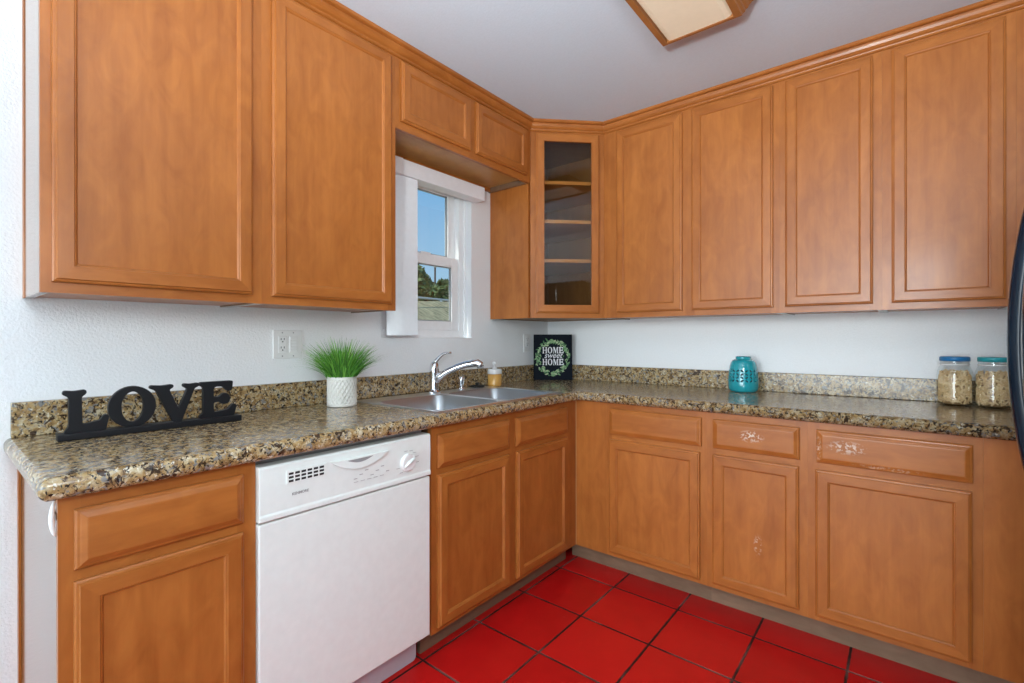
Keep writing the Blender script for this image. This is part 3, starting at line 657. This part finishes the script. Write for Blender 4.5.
mb = MB(); poly_mesh([kp], .012, lambda x, y, w: (.546 + w, x, y), mb); kpo = mb.build('kick_plate', KICKM, dw)
mb = MB(); mb.box((.552, -1.668, .088), (.5535, -1.658, .096)); mb.build('screw', DARK, kpo)

# ------------------------------------------------------------------ sink
sk = thing('kitchen_sink', 'double-bowl stainless steel sink set into the granite under the window', 'sink', (.335, -1.18, CT))
def rrect(x0, x1, y0, y1, r, n=6):
    pts = []
    for cx2, cy2, a0 in ((x1 - r, y1 - r, 0), (x0 + r, y1 - r, 90), (x0 + r, y0 + r, 180), (x1 - r, y0 + r, 270)):
        for k in range(n + 1): a = math.radians(a0 + 90 * k / n); pts.append((cx2 + r * math.cos(a), cy2 + r * math.sin(a)))
    return pts
ox0, ox1, oy0, oy1 = .064, .612, -1.589, -.744; dv = -1.166; zr = CT + .004
bowls = [(.172, .582, -1.558, -1.182), (.172, .582, -1.150, -.776)]
mb = MB()
for k, b in enumerate(bowls):
    ya, yb = (oy0, dv) if k == 0 else (dv, oy1)
    inn = rrect(*b, .055); outp = []
    for (x, y) in inn:   # project out to the rectangle of this half
        cx2, cy2 = (b[0] + b[1]) / 2, (b[2] + b[3]) / 2; dx, dy = x - cx2, y - cy2
        t = min((((ox1 if dx > 0 else ox0) - cx2) / dx) if abs(dx) > 1e-6 else 9, (((yb if dy > 0 else ya) - cy2) / dy) if abs(dy) > 1e-6 else 9)
        outp.append((cx2 + dx * t, cy2 + dy * t))
    # snap nearest samples to the corners
    for q in ((ox0, ya), (ox0, yb), (ox1, ya), (ox1, yb)):
        i = min(range(len(outp)), key=lambda n_: (outp[n_][0] - q[0]) ** 2 + (outp[n_][1] - q[1]) ** 2); outp[i] = q
    L = [[(*p, zr - .002) for p in outp], [(p[0] + (q[0] - p[0]) * .1, p[1] + (q[1] - p[1]) * .1, zr + .0005) for p, q in zip(outp, inn)], [(p[0] + (q[0] - p[0]) * .8, p[1] + (q[1] - p[1]) * .8, zr - .001) for p, q in zip(outp, inn)], [(*q, zr - .002) for q in inn]]
    mb.loft(L, cap0=False, cap1=False, smooth=False)
rim_e = [(ox0, oy0), (ox1, oy0), (ox1, oy1), (ox0, oy1)]
mb.loft([[(*p, zr - .002) for p in rim_e], [(*p, CT + .0004) for p in [(ox0 - .002, oy0 - .002), (ox1 + .002, oy0 - .002), (ox1 + .002, oy1 + .002), (ox0 - .002, oy1 + .002)]]], cap0=False, cap1=False)
rim = mb.build('rim', RIMST, sk, recalc=False)
bmx = bmesh.new(); bmx.from_mesh(rim.data)
for f in bmx.faces:
    if f.normal.z < 0: f.normal_flip()
bmx.to_mesh(rim.data); bmx.free()
for b in bowls:
    mb = MB(); L = []
    for ins, z, r in ((0, zr - .002, .055), (.004, zr - .008, .055), (.012, CT - .10, .05), (.018, CT - .155, .05), (.032, CT - .176, .045), (.06, CT - .182, .03)):
        L.append([(*p, z) for p in rrect(b[0] + ins, b[1] - ins, b[2] + ins, b[3] - ins, r)])
    mb.loft(L, cap0=False, cap1=True, smooth=True); bo = mb.build('bowl', STEEL, sk, recalc=False)
    mb = MB(); c0 = ((b[0] + b[1]) / 2, (b[2] + b[3]) / 2, CT - .182)
    mb.lathe([(.044, .0002), (.044, .003), (.036, .003), (.030, .0015)], c0, 24); mb.build('drain', CHROME, bo)

fa = thing('faucet', 'chrome single-lever kitchen faucet with a long low spout behind the sink', 'faucet', (.112, -1.16, zr))
mb = MB(); mb.loft([[(.112 + x * .031 * s_, -1.16 + y * .036 * s_, zr + .0005 + z) for x, y in ell(0, 0, 1, 1, 32)] for s_, z in ((1, 0), (1, .004), (.9, .008))], smooth=False); mb.build('base_plate', CHROME, fa)
mb = MB(); mb.lathe([(.024, .008), (.0225, .02), (.0215, .085), (.0235, .10), (.024, .125), (.0215, .142), (.015, .154), (.004, .159)], (.112, -1.16, zr), 24); mb.build('body', CHROME, fa)
sp_ = [Vector((.116, -1.158, zr + .055)), Vector((.138, -1.146, zr + .082)), Vector((.17, -1.127, zr + .106)), Vector((.21, -1.102, zr + .127)), Vector((.25, -1.078, zr + .142)), Vector((.285, -1.056, zr + .150)), Vector((.303, -1.046, zr + .151)), Vector((.314, -1.040, zr + .143)), Vector((.317, -1.038, zr + .130))]
mb = MB(); mb.tube(sp_, [.019, .0185, .0175, .0165, .0165, .018, .0195, .0195, .018], 16); spo = mb.build('spout', CHROME, fa)
mb = MB(); mb.lathe([(.0165, 0), (.0165, -.006), (.012, -.006)], (.317, -1.038, zr + .1295), 20); mb.build('aerator', GREYP, spo)
mb = MB(); mb.tube([(.112, -1.16, zr + .148), (.118, -1.152, zr + .163), (.127, -1.138, zr + .180), (.136, -1.122, zr + .194), (.146, -1.105, zr + .200), (.157, -1.087, zr + .201)], [.018, .0145, .0115, .0095, .0085, .008], 12, flat=.7); mb.build('lever', CHROME, fa)

ss = thing('side_sprayer', 'short chrome side spray standing on the sink deck right of the faucet', 'sprayer', (.112, -.968, zr))
mb = MB(); mb.lathe([(.022, .0005), (.022, .004), (.016, .010), (.013, .012)], (.112, -.968, zr), 20); mb.build('escutcheon', CHROME, ss)
mb = MB(); mb.lathe([(.012, .0125), (.0125, .028), (.016, .045), (.017, .058), (.013, .066), (.006, .069)], (.112, -.968, zr), 20); mb.build('spray_head', CHROME, ss)
st = thing('sink_stopper', 'flat black rubber stopper lying on the sink deck beside the soap bottle', 'stopper', (.092, -.825, zr))
mb = MB(); mb.lathe([(.040, .0006), (.043, .004), (.038, .009), (.02, .011)], (.092, -.825, zr), 24); mb.build('disc', BLACKR, st)
mb = MB(); mb.lathe([(.010, .0113), (.008, .017), (.013, .021), (.010, .025)], (.092, -.825, zr), 16); mb.build('pull_knob', BLACKR, st)

sb = thing('soap_bottle', 'bottle of amber hand soap with a white pump, by the sink\'s far end', 'bottle', (.112, -.698, CT))
sc_ = (.112, -.698, CT)
mb = MB(); mb.lathe([(.036, .0005), (.040, .004), (.041, .012), (.041, .072)], sc_, 28); mb.build('soap_fill', AMBER, sb)
mb = MB(); mb.lathe([(.041, .0725), (.0415, .076), (.0415, .094), (.039, .099), (.016, .1005)], sc_, 28); mb.build('bottle_shoulder', LABELW, sb)
mb = MB(); mb.lathe([(.013, .101), (.013, .110), (.006, .112), (.006, .126)], sc_, 20); mb.build('pump_collar', WPLAS, sb)
mb = MB(); mb.lathe([(.010, .1262), (.0115, .131), (.0115, .139), (.009, .142)], sc_, 20); mb.tube([(.112, -.698, CT + .135), (.129, -.711, CT + .135), (.141, -.720, CT + .131)], [.006, .005, .0045], 10); mb.build('pump_head', WPLAS, sb)

# ------------------------------------------------------------------ wall plates
def plate(label, cat, T, u0, u1, z0, z1):
    o = thing('wall_plate', label, cat, T((u0 + u1) / 2, 0, (z0 + z1) / 2), group='white electrical wall plates')
    mb = MB(); mb.box((u0, .0005, z0), (u1, .006, z1), T=T); mb.build('cover', WPLAS, o, bevel=.002); return o
pl = plate('double white wall plate with outlet and rocker switch, left of the potted grass', 'outlet', TL, -1.912, -1.794, 1.111, 1.226)
def receptacle(o, u):
    mb = MB(); mb.box((u - .0165, .006, 1.135), (u + .0165, .0085, 1.202), T=TL); r = mb.build('receptacle', WPLAS, o, bevel=.001)
    mb = MB()
    for z in (1.152, 1.186):
        for s_ in (-.0062, .0062): mb.box((u + s_ - .0013, .0085, z), (u + s_ + .0013, .0089, z + .008), T=TL)
        mb.box((u - .0025, .0085, z - .009), (u + .0025, .0089, z - .004), T=TL)
    mb.build('contact_slot', DARK, r)
receptacle(pl, -1.876)
mb = MB(); mb.box((-1.8475, .006, 1.135), (-1.8145, .0080, 1.202), T=TL); sw = mb.build('switch_frame', WPLAS, pl, bevel=.001)
mb = MB()
for k in range(5): mb.box((-1.8455, .0080, 1.139 + k * .0122), (-1.8165, .0098, 1.149 + k * .0122), T=TL)
mb.build('switch_rocker', WPLAS, sw, bevel=.0008)
for u in (-1.876, -1.831):
    for z in (1.121, 1.216): mb = MB(); mb.box((u - .0025, .006, z - .0025), (u + .0025, .0066, z + .0025), T=TL); mb.build('screw', GREYP, pl)
p2 = plate('single white wall plate near the corner, left of the black wreath sign', 'outlet', TL, -.283, -.213, 1.102, 1.220)
receptacle(p2, -.248)

# ------------------------------------------------------------------ black cut-out word on the end of the worktop
A = Vector((.172, -2.564, CT)); Bv = Vector((.186, -2.107, CT)); uu = (Bv - A).normalized(); nn = Vector((uu.y, -uu.x, 0)); Lw = (Bv - A).length
lv = thing('word_sign', 'black wooden cut-out letters spelling a word on a narrow base', 'sign', tuple(A), math.atan2(uu.y, uu.x))
TW = lambda x, y, w: A + uu * x + nn * w + Vector((0, 0, y))
mb = MB(); mb.box((0, .0004, -.020), (Lw, .020, .022), T=TW); mb.build('base', BLACKW, lv, bevel=.003)
for ch, xa, wd, sc_ in (('L', .012, .097, 1.08), ('O', .108, .111, 1.06), ('V', .207, .128, 1.20), ('E', .338, .107, .98)):
    mb = MB(); ol = SERIF[ch]; k = wd / sc_; hh = .1165
    outl = [[(xa + p[0] * k, .0195 + p[1] * hh) for p in (rounded(o, .05) if ch != 'O' else [(q[0] + .03, q[1]) for q in o])] for o in ol]
    poly_mesh(outl, .017, TW, mb, bev=.001); mb.build('letter', BLACKW, lv)

# ------------------------------------------------------------------ potted grass
pc = (.151, -1.699, CT)
pt = thing('potted_grass', 'bushy green artificial grass in a white textured ceramic pot', 'plant', pc)
mb = MB(); nA, nZ = 252, 64; R0 = .057; loops = []
for j in range(nZ + 1):
    z = .0005 + .1205 * j / nZ; row = []
    for i in range(nA):
        a = 2 * PI * i / nA
        t = (z - .010) / .098
        rel = 0
        if 0 < t < 1:
            u = a / (2 * PI) * 22; vv = t * 7
            d1 = abs(((u + vv * .5) % 1) - .5); d2 = abs(((u - vv * .5) % 1) - .5)
            rel = .0058 * max(0, 1 - min(d1, d2) / .20) - .0032
        else: rel = .0012
        if j == 0: rel = -.003
        row.append((pc[0] + (R0 + rel) * math.cos(a), pc[1] + (R0 + rel) * math.sin(a), CT + z))
    loops.append(row)
for r, z in ((.0525, .121), (.051, .112), (.050, .105)): loops.append([(pc[0] + r * math.cos(2 * PI * i / nA), pc[1] + r * math.sin(2 * PI * i / nA), CT + z) for i in range(nA)])
mb.loft(loops, smooth=True); mb.build('pot', CERAM, pt)
mb = MB()
for k in range(620):
    rr_ = .047 * math.sqrt(rnd.random()); a = rnd.random() * 2 * PI; az = a + rnd.gauss(0, .35)
    b0_ = Vector((pc[0] + rr_ * math.cos(a), pc[1] + rr_ * math.sin(a), CT + .104))
    lean = (rr_ / .047) ** 1.0 * rnd.uniform(.65, 1.15); ln = rnd.uniform(.125, .195) * (1.0 if rnd.random() > .08 else .75)
    d = Vector((math.cos(az), math.sin(az), 0)); side = Vector((-d.y, d.x, 0)); side = Matrix.Rotation(rnd.uniform(-1.2, 1.2), 3, 'Z') @ side
    pts = []
    for s_ in range(6):
        t = s_ / 5; ang = lean * (.55 + .55 * t); pts.append(b0_ + d * (ln * t * math.sin(ang)) + Vector((0, 0, ln * t * math.cos(ang))))
    w = rnd.uniform(.0016, .0027); q = len(mb.v); mi = rnd.choice((0, 0, 1, 1, 2))
    for s_, p in enumerate(pts):
        ww = w * (1 - (s_ / 5) ** 2 * .92)
        mb.v += [p - side * ww, p + side * ww]
    for s_ in range(5): mb.face((q + 2 * s_, q + 2 * s_ + 1, q + 2 * s_ + 3, q + 2 * s_ + 2), mi)
mb.build('grass_blades', GRASSM, pt, recalc=False)

# ------------------------------------------------------------------ wreath sign leaning in the corner
S0 = Vector((.046, -.229, CT)); sr = Vector((.777, .630, 0)).normalized(); sn = Vector((sr.y, -sr.x, 0))
SW, SH = .256, .302
hs = thing('wreath_sign', 'square black sign with white words inside a green leaf wreath, in the corner', 'sign', tuple(S0), math.atan2(sr.y, sr.x))
lean = math.radians(3)
def TS(x, y, w): return S0 + sr * x + sn * (w * math.cos(lean) - (y) * math.sin(lean) + .012) + Vector((0, 0, y * math.cos(lean) + w * math.sin(lean) + .0012))
mb = MB(); mb.box((0, 0, -.018), (SW, SH, 0), T=TS); mb.build('canvas', CANVAS, hs, bevel=.002)
mb = MB()
def word(y, hh):
    x = .0; ws = (('H', .94), ('O2', .98), ('M', 1.1), ('E', .92)); g = .10; tot = sum(w for _, w in ws) + 3 * g; k = .140 / tot
    for ch, w in ws:
        for_o = [[(SW / 2 - .070 + (x + p[0]) * k, y + p[1] * hh) for p in o] for o in SERIF[ch]]
        poly_mesh(for_o, .0006, lambda a, b, w_: TS(a, b, w_ + .0006), mb); x += w + g
word(.176, .042); mb.build('lettering', INK, hs); mb = MB(); word(.098, .042); mb.build('lettering', INK, hs)
mb = MB(); text_mesh('sweet', .052, .0006, lambda a, b, w_: TS(a * .95 + SW / 2, b + .146, w_ + .0006), mb, shear=.35, bold=.0004); mb.build('script_lettering', INK, hs)
mb = MB()
for k in range(210):
    a = rnd.random() * 2 * PI; r = .100 + rnd.gauss(0, .0075); cx2, cy2 = SW / 2 + r * math.cos(a), .150 + r * math.sin(a) * 1.06
    an = a + PI / 2 + rnd.choice((-1, 1)) * rnd.uniform(.3, 1.1); l = rnd.uniform(.007, .014); w = l * rnd.uniform(.28, .42)
    q = len(mb.v); ww = .0006 + rnd.random() * .0008
    for t, s_ in ((-1, 0), (-.3, 1), (.3, .9), (1, 0), (.3, -.9), (-.3, -1)):
        mb.v.append(TS(cx2 + math.cos(an) * t * l - math.sin(an) * s_ * w, cy2 + math.sin(an) * t * l + math.cos(an) * s_ * w, ww))
    mb.face([q + i for i in range(6)], rnd.choice((0, 1, 1, 2)))
for k in range(6): # sprig at the foot of the wreath
    an = -PI / 2 + (k - 2.5) * .4; q = len(mb.v); l = .010; w = .0035; cx2, cy2 = SW / 2 + math.cos(an) * .012, .040 + math.sin(an) * .010
    for t, s_ in ((-1, 0), (-.3, 1), (.3, .9), (1, 0), (.3, -.9), (-.3, -1)): mb.v.append(TS(cx2 + math.cos(an) * t * l - math.sin(an) * s_ * w, cy2 + math.sin(an) * t * l + math.cos(an) * s_ * w, .0015))
    mb.face([q + i for i in range(6)], 1)
mb.build('leaf_wreath', LEAFS, hs, recalc=False)

# ------------------------------------------------------------------ teal lantern with pierced pattern
lc = (1.308, -.100, CT)
la = thing('lantern', 'teal glazed ceramic lantern with pierced petal openings', 'lantern', lc)
cp_ = [(.060, 0), (.068, .006), (.072, .018), (.073, .035), (.0725, .058), (.071, .080), (.069, .103), (.066, .127), (.061, .147), (.053, .161), (.043, .168), (.0365, .170)]
def lan_r(z):
    for (r0, z0), (r1, z1) in zip(cp_[:11], cp_[1:12]):
        if z0 <= z <= z1: return r0 + (r1 - r0) * (z - z0) / (z1 - z0)
    return .04
nA = 220; zs = [0, .005, .016, .035] + [.048 + .0015 * k for k in range(50)] + [.127, .138, .149, .156, .162]
mb = MB(); ring = []
for z in zs: r = lan_r(z) if z > 0 else .060; ring.append([mb.vert((lc[0] + r * math.cos(2 * PI * i / nA), lc[1] + r * math.sin(2 * PI * i / nA), CT + .0006 + z)) for i in range(nA)])
def hole(a, z):
    pw, ph = 2 * PI / 20, .0170
    ci = math.floor(a / pw); cj = math.floor((z - .050) / ph)
    if not 0 <= cj <= 3: return False
    x = ((a / pw) - ci - .5) * .0226; y = ((z - .050) / ph - cj - .5) * ph
    s_ = 1 if (ci + cj) % 2 else -1
    p1 = (x * .80 + s_ * y * .60); p2 = (x * .60 - s_ * y * .80)
    return (p1 / .0082) ** 2 + (p2 / .0034) ** 2 < 1
for j in range(len(zs) - 1):
    for i in range(nA):
        k = (i + 1) % nA; zc_ = (zs[j] + zs[j + 1]) / 2
        if hole(2 * PI * (i + .5) / nA, zc_): continue
        mb.face((ring[j][i], ring[j][k], ring[j + 1][k], ring[j + 1][i]), 0, True)
mb.face([ring[0][i] for i in range(nA)][::-1])
lb = mb.build('body', TEAL, la, recalc=False)
md = lb.modifiers.new('wall', 'SOLIDIFY'); md.thickness = .0025; md.offset = -1
mb = MB(); mb.lathe([(.053, .1612), (.0435, .1672), (.0370, .1685), (.0355, .170), (.0365, .172), (.0370, .180), (.0355, .182), (.0330, .181), (.0325, .172), (.046, .160)], (lc[0], lc[1], CT + .0006), 48, cap0=False, cap1=False); mb.build('neck', TEAL, la)
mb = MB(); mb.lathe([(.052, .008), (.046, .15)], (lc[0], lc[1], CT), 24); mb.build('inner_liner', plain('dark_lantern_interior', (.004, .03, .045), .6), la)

# ------------------------------------------------------------------ two jars of pasta
def jar(loc, label, lidmat, lidname, pasta_label, seed):
    x, y, z = loc; t = thing('storage_jar', label, 'jar', loc, group='pasta jars at the right end of the worktop')
    R = .0565
    outer = [(.042, .0008), (.050, .003), (R, .013), (R, .030), (R, .128), (.054, .143), (.0485, .158), (.045, .165), (.045, .183)]
    mb = MB(); mb.lathe(outer, loc, 40, cap1=False); mb.build('glass_body', JARG, t)
    mb = MB(); mb.lathe([(.0455, .167), (.0472, .170), (.0455, .173)], loc, 40, cap0=False, cap1=False); mb.build('glass_ring', LABELW, t)
    mb = MB(); mb.lathe([(.0465, .183), (.048, .1835), (.048, .1975), (.047, .200), (.044, .2015), (.02, .202)], loc, 40); mb.build('lid', lidmat, t)
    g = random.Random(seed); mb = MB()
    mb.lathe([(.037, .008), (.040, .012), (.042, .03), (.042, .122), (.030, .130)], loc, 20)
    for k in range(900):
        h_ = g.uniform(.018, .140); rmax = .0490 if h_ < .126 else .045
        rr2 = rmax * (1 - .28 * g.random() ** 2); a = g.random() * 2 * PI
        if h_ > .124: rr2 = rmax * math.sqrt(g.random())
        c0 = Vector((x + rr2 * math.cos(a), y + rr2 * math.sin(a), z + h_))
        tang = Vector((-math.sin(a), math.cos(a), 0)); d = (tang * g.uniform(-1, 1) + Vector((0, 0, 1)) * g.uniform(-1, 1)).normalized()
        l = g.uniform(.008, .0115); bow = Vector((math.cos(a), math.sin(a), 0)) * .0015
        mb.tube([c0 - d * l, c0 + bow * .6, c0 + d * l], [.0024, .0029, .0024], 5, m=g.choice((1, 1, 2)), smooth=False)
    p = mb.build('dry_pasta', [PASTA_D, PASTA, PASTA_L]); tag(p, pasta_label, 'pasta', None, 'stuff')
jar((2.119, -.110, CT), 'glass jar with a blue lid, holding short tan pasta', BLUELID, 'blue', 'short dry tan pasta filling the blue-lidded jar', 3)
jar((2.2335, -.112, CT), 'glass jar with a teal green lid beside the refrigerator handle', TEALLID, 'teal', 'short dry tan pasta filling the teal-lidded jar', 5)

# ------------------------------------------------------------------ ceiling lamp
cl = thing('ceiling_light', 'long wood-framed ceiling light with a cream diffuser', 'lamp', (1.36, -1.55, H))
FX0, FX1, FY0, FY1, FZ = 1.214, 1.505, -2.16, -.938, 2.350
for name, sgn in (('side_moulding', -1), ('side_moulding', 1)):
    xe = FX0 if sgn < 0 else FX1
    pf = [(-.024, 0), (0, 0), (.003, .006), (.010, .010), (.013, .017), (.020, .020), (.026, .030), (.034, .036), (.044, .040), (.047, .050), (.055, .054), (.055, .0775), (-.012, .0775)]
    if sgn < 0: pf = [(-.020, 0), (0, 0), (.002, .010), (.002, .0775), (-.012, .0775)]
    mb = MB(); mb.loft([[(xe + sgn * d, y, FZ + z) for d, z in pf] for y in (FY0, FY1)]); mb.build(name, WLAMP, cl)
for y0, y1 in ((FY0 + .0005, FY0 + .014), (FY1 - .014, FY1 - .0005)):
    mb = MB(); mb.box((FX0 + .0203, y0, FZ), (FX1 - .0243, y1, FZ + .0775)); mb.build('end_rail', WLAMP, cl)
mb = MB(); loops = []
dp = [(FX0 + .022, FZ + .03), (FX0 + .023, FZ + .012), (FX0 + .03, FZ + .005), (FX0 + .045, FZ + .002), (FX1 - .05, FZ + .002), (FX1 - .036, FZ + .006), (FX1 - .028, FZ + .014), (FX1 - .027, FZ + .03)]
mb.loft([[(x, y, z) for x, z in dp] for y in (FY0 + .015, FY1 - .015)], smooth=False); mb.build('diffuser', DIFF, cl)

# ------------------------------------------------------------------ refrigerator facing the sink
fr = thing('refrigerator', 'glossy black refrigerator with bowed handles at the right edge', 'refrigerator', (2.5, -1.82, 0))
F0, F1, FS = -2.27, -1.375, -1.70
mb = MB(); mb.box((2.235, F0, .03), (2.93, F1, 1.74)); mb.build('case', FRIDGE, fr, bevel=.006)
for a, b, hy in ((FS + .003, F1, -1.632), (F0, FS - .003, -1.762)):
    mb = MB(); mb.box((2.160, a, .10), (2.225, b, 1.755)); d = mb.build('door', FRIDGE, fr, bevel=.012)
    mb = MB(); n = 24; loops = []
    for k in range(n + 1):
        t = -1 + 2 * k / n; z = 1.19 + .40 * t
        xo = 2.0895 + .066 * t * t
        if abs(t) > .97: xo = 2.159
        w = .0155
        prof_ = [(xo + .024, hy - w), (xo + .010, hy - w), (xo + .003, hy - w + .004), (xo, hy - .006), (xo, hy + .006), (xo + .003, hy + w - .004), (xo + .010, hy + w), (xo + .024, hy + w)]
        prof_ = [(min(x, 2.1605), y) for x, y in prof_]
        loops.append([(x, y, z) for x, y in prof_])
    mb.loft(loops, smooth=True); mb.build('handle', HANDLE, d)
mb = MB(); mb.box((2.225, F0 + .01, .10), (2.235, F1 - .01, 1.74)); mb.build('door_gasket', GASK, fr)
mb = MB(); mb.box((2.20, F0 + .02, .0005), (2.93, F1 - .02, .029)); mb.build('base_grille', GASK, fr)

# ------------------------------------------------------------------ outside the window
mb = MB(); gx, gy = 26, 30
def hz(x, y):
    d = -x; z = .1 + min(max(0, d - 1.5), 4.8) * .395 + max(0, d - 6.3) * .04
    return z + .10 * mnoise.noise(Vector((x * .5, y * .5, 0)))
for i in range(gx + 1):
    for j in range(gy + 1):
        x = -.4 - 15.6 * (i / gx); y = -12 + 36 * j / gy; mb.v.append(Vector((x, y, hz(x, y) - .0)))
for i in range(gx):
    for j in range(gy): k = i * (gy + 1) + j; mb.face((k, k + 1, k + gy + 2, k + gy + 1), 0, True)
hl = mb.build('ground_hillside', HILL); struct(hl, 'dry grassy bank rising outside the window', 'hillside')
def tree(label, x, y, h, r, mi, seed, name='tree'):
    z0 = hz(x, y) - .05; t = thing(name, label, 'tree', (x, y, z0), group='trees on the bank outside')
    mb = MB(); mb.tube([(x, y, z0), (x + .05, y, z0 + h * .3), (x, y + .05, z0 + h * .6)], [.07, .05, .03], 8); mb.build('trunk', BARK, t)
    g = random.Random(seed); mb = MB()
    for k in range(700):
        v = Vector((g.gauss(0, 1), g.gauss(0, 1), g.gauss(0, 1))).normalized() * (g.random() ** .4)
        tz = (v.z + 1) / 2; rad = r * (1.15 - .75 * tz)
        p = Vector((x + v.x * rad, y + v.y * rad, z0 + h * (.2 + .8 * tz)))
        a = Vector((g.gauss(0, 1), g.gauss(0, 1), g.gauss(0, 1))).normalized(); b = a.orthogonal().normalized(); s_ = g.uniform(.05, .11)
        q = len(mb.v); mb.v += [p - a * s_, p + b * s_ * .5, p + a * s_, p - b * s_ * .5]; mb.face((q, q + 1, q + 2, q + 3))
    mb.build('foliage', TREEM[mi], t, recalc=False)
tree('dark green bushy tree at the left of the lower pane', -7.3, 4.75, 1.0, .52, 0, 1)
tree('olive tree second from the left behind the rail', -8.6, 6.2, .95, .55, 1, 2)
tree('lower green tree behind the rail near the pole', -7.5, 5.95, .72, .45, 0, 3)
tree('small olive tree at the right of the lower pane', -7.5, 7.0, .60, .42, 1, 4)
rl = thing('pipe_rail', 'pale pipe railing crossing the bank outside', 'railing', (-6, 4.5, hz(-6, 4.5)))
mb = MB(); mb.tube([(-6, 1.5, 2.07), (-6, 7.5, 2.02)], .022, 8); mb.build('top_rail', RAILM, rl)
for y in (2.0, 3.6, 5.2, 6.8): mb = MB(); mb.tube([(-6, y, hz(-6, y) - .1), (-6, y, 2.04)], .022, 8); mb.build('post', RAILM, rl)
pol = thing('utility_pole', 'thin dark utility pole standing on the bank', 'pole', (-12, 9.63, hz(-12, 9.63)))
mb = MB(); mb.tube([(-12, 9.63, hz(-12, 9.63) - .1), (-12, 9.63, 3.9)], .035, 8); mb.build('shaft', BARK, pol)
mb = MB(); mb.lathe([(.05, 3.9), (.06, 3.93), (.02, 4.0)], (-12, 9.63, 0), 8); mb.build('cap', RAILM, pol)
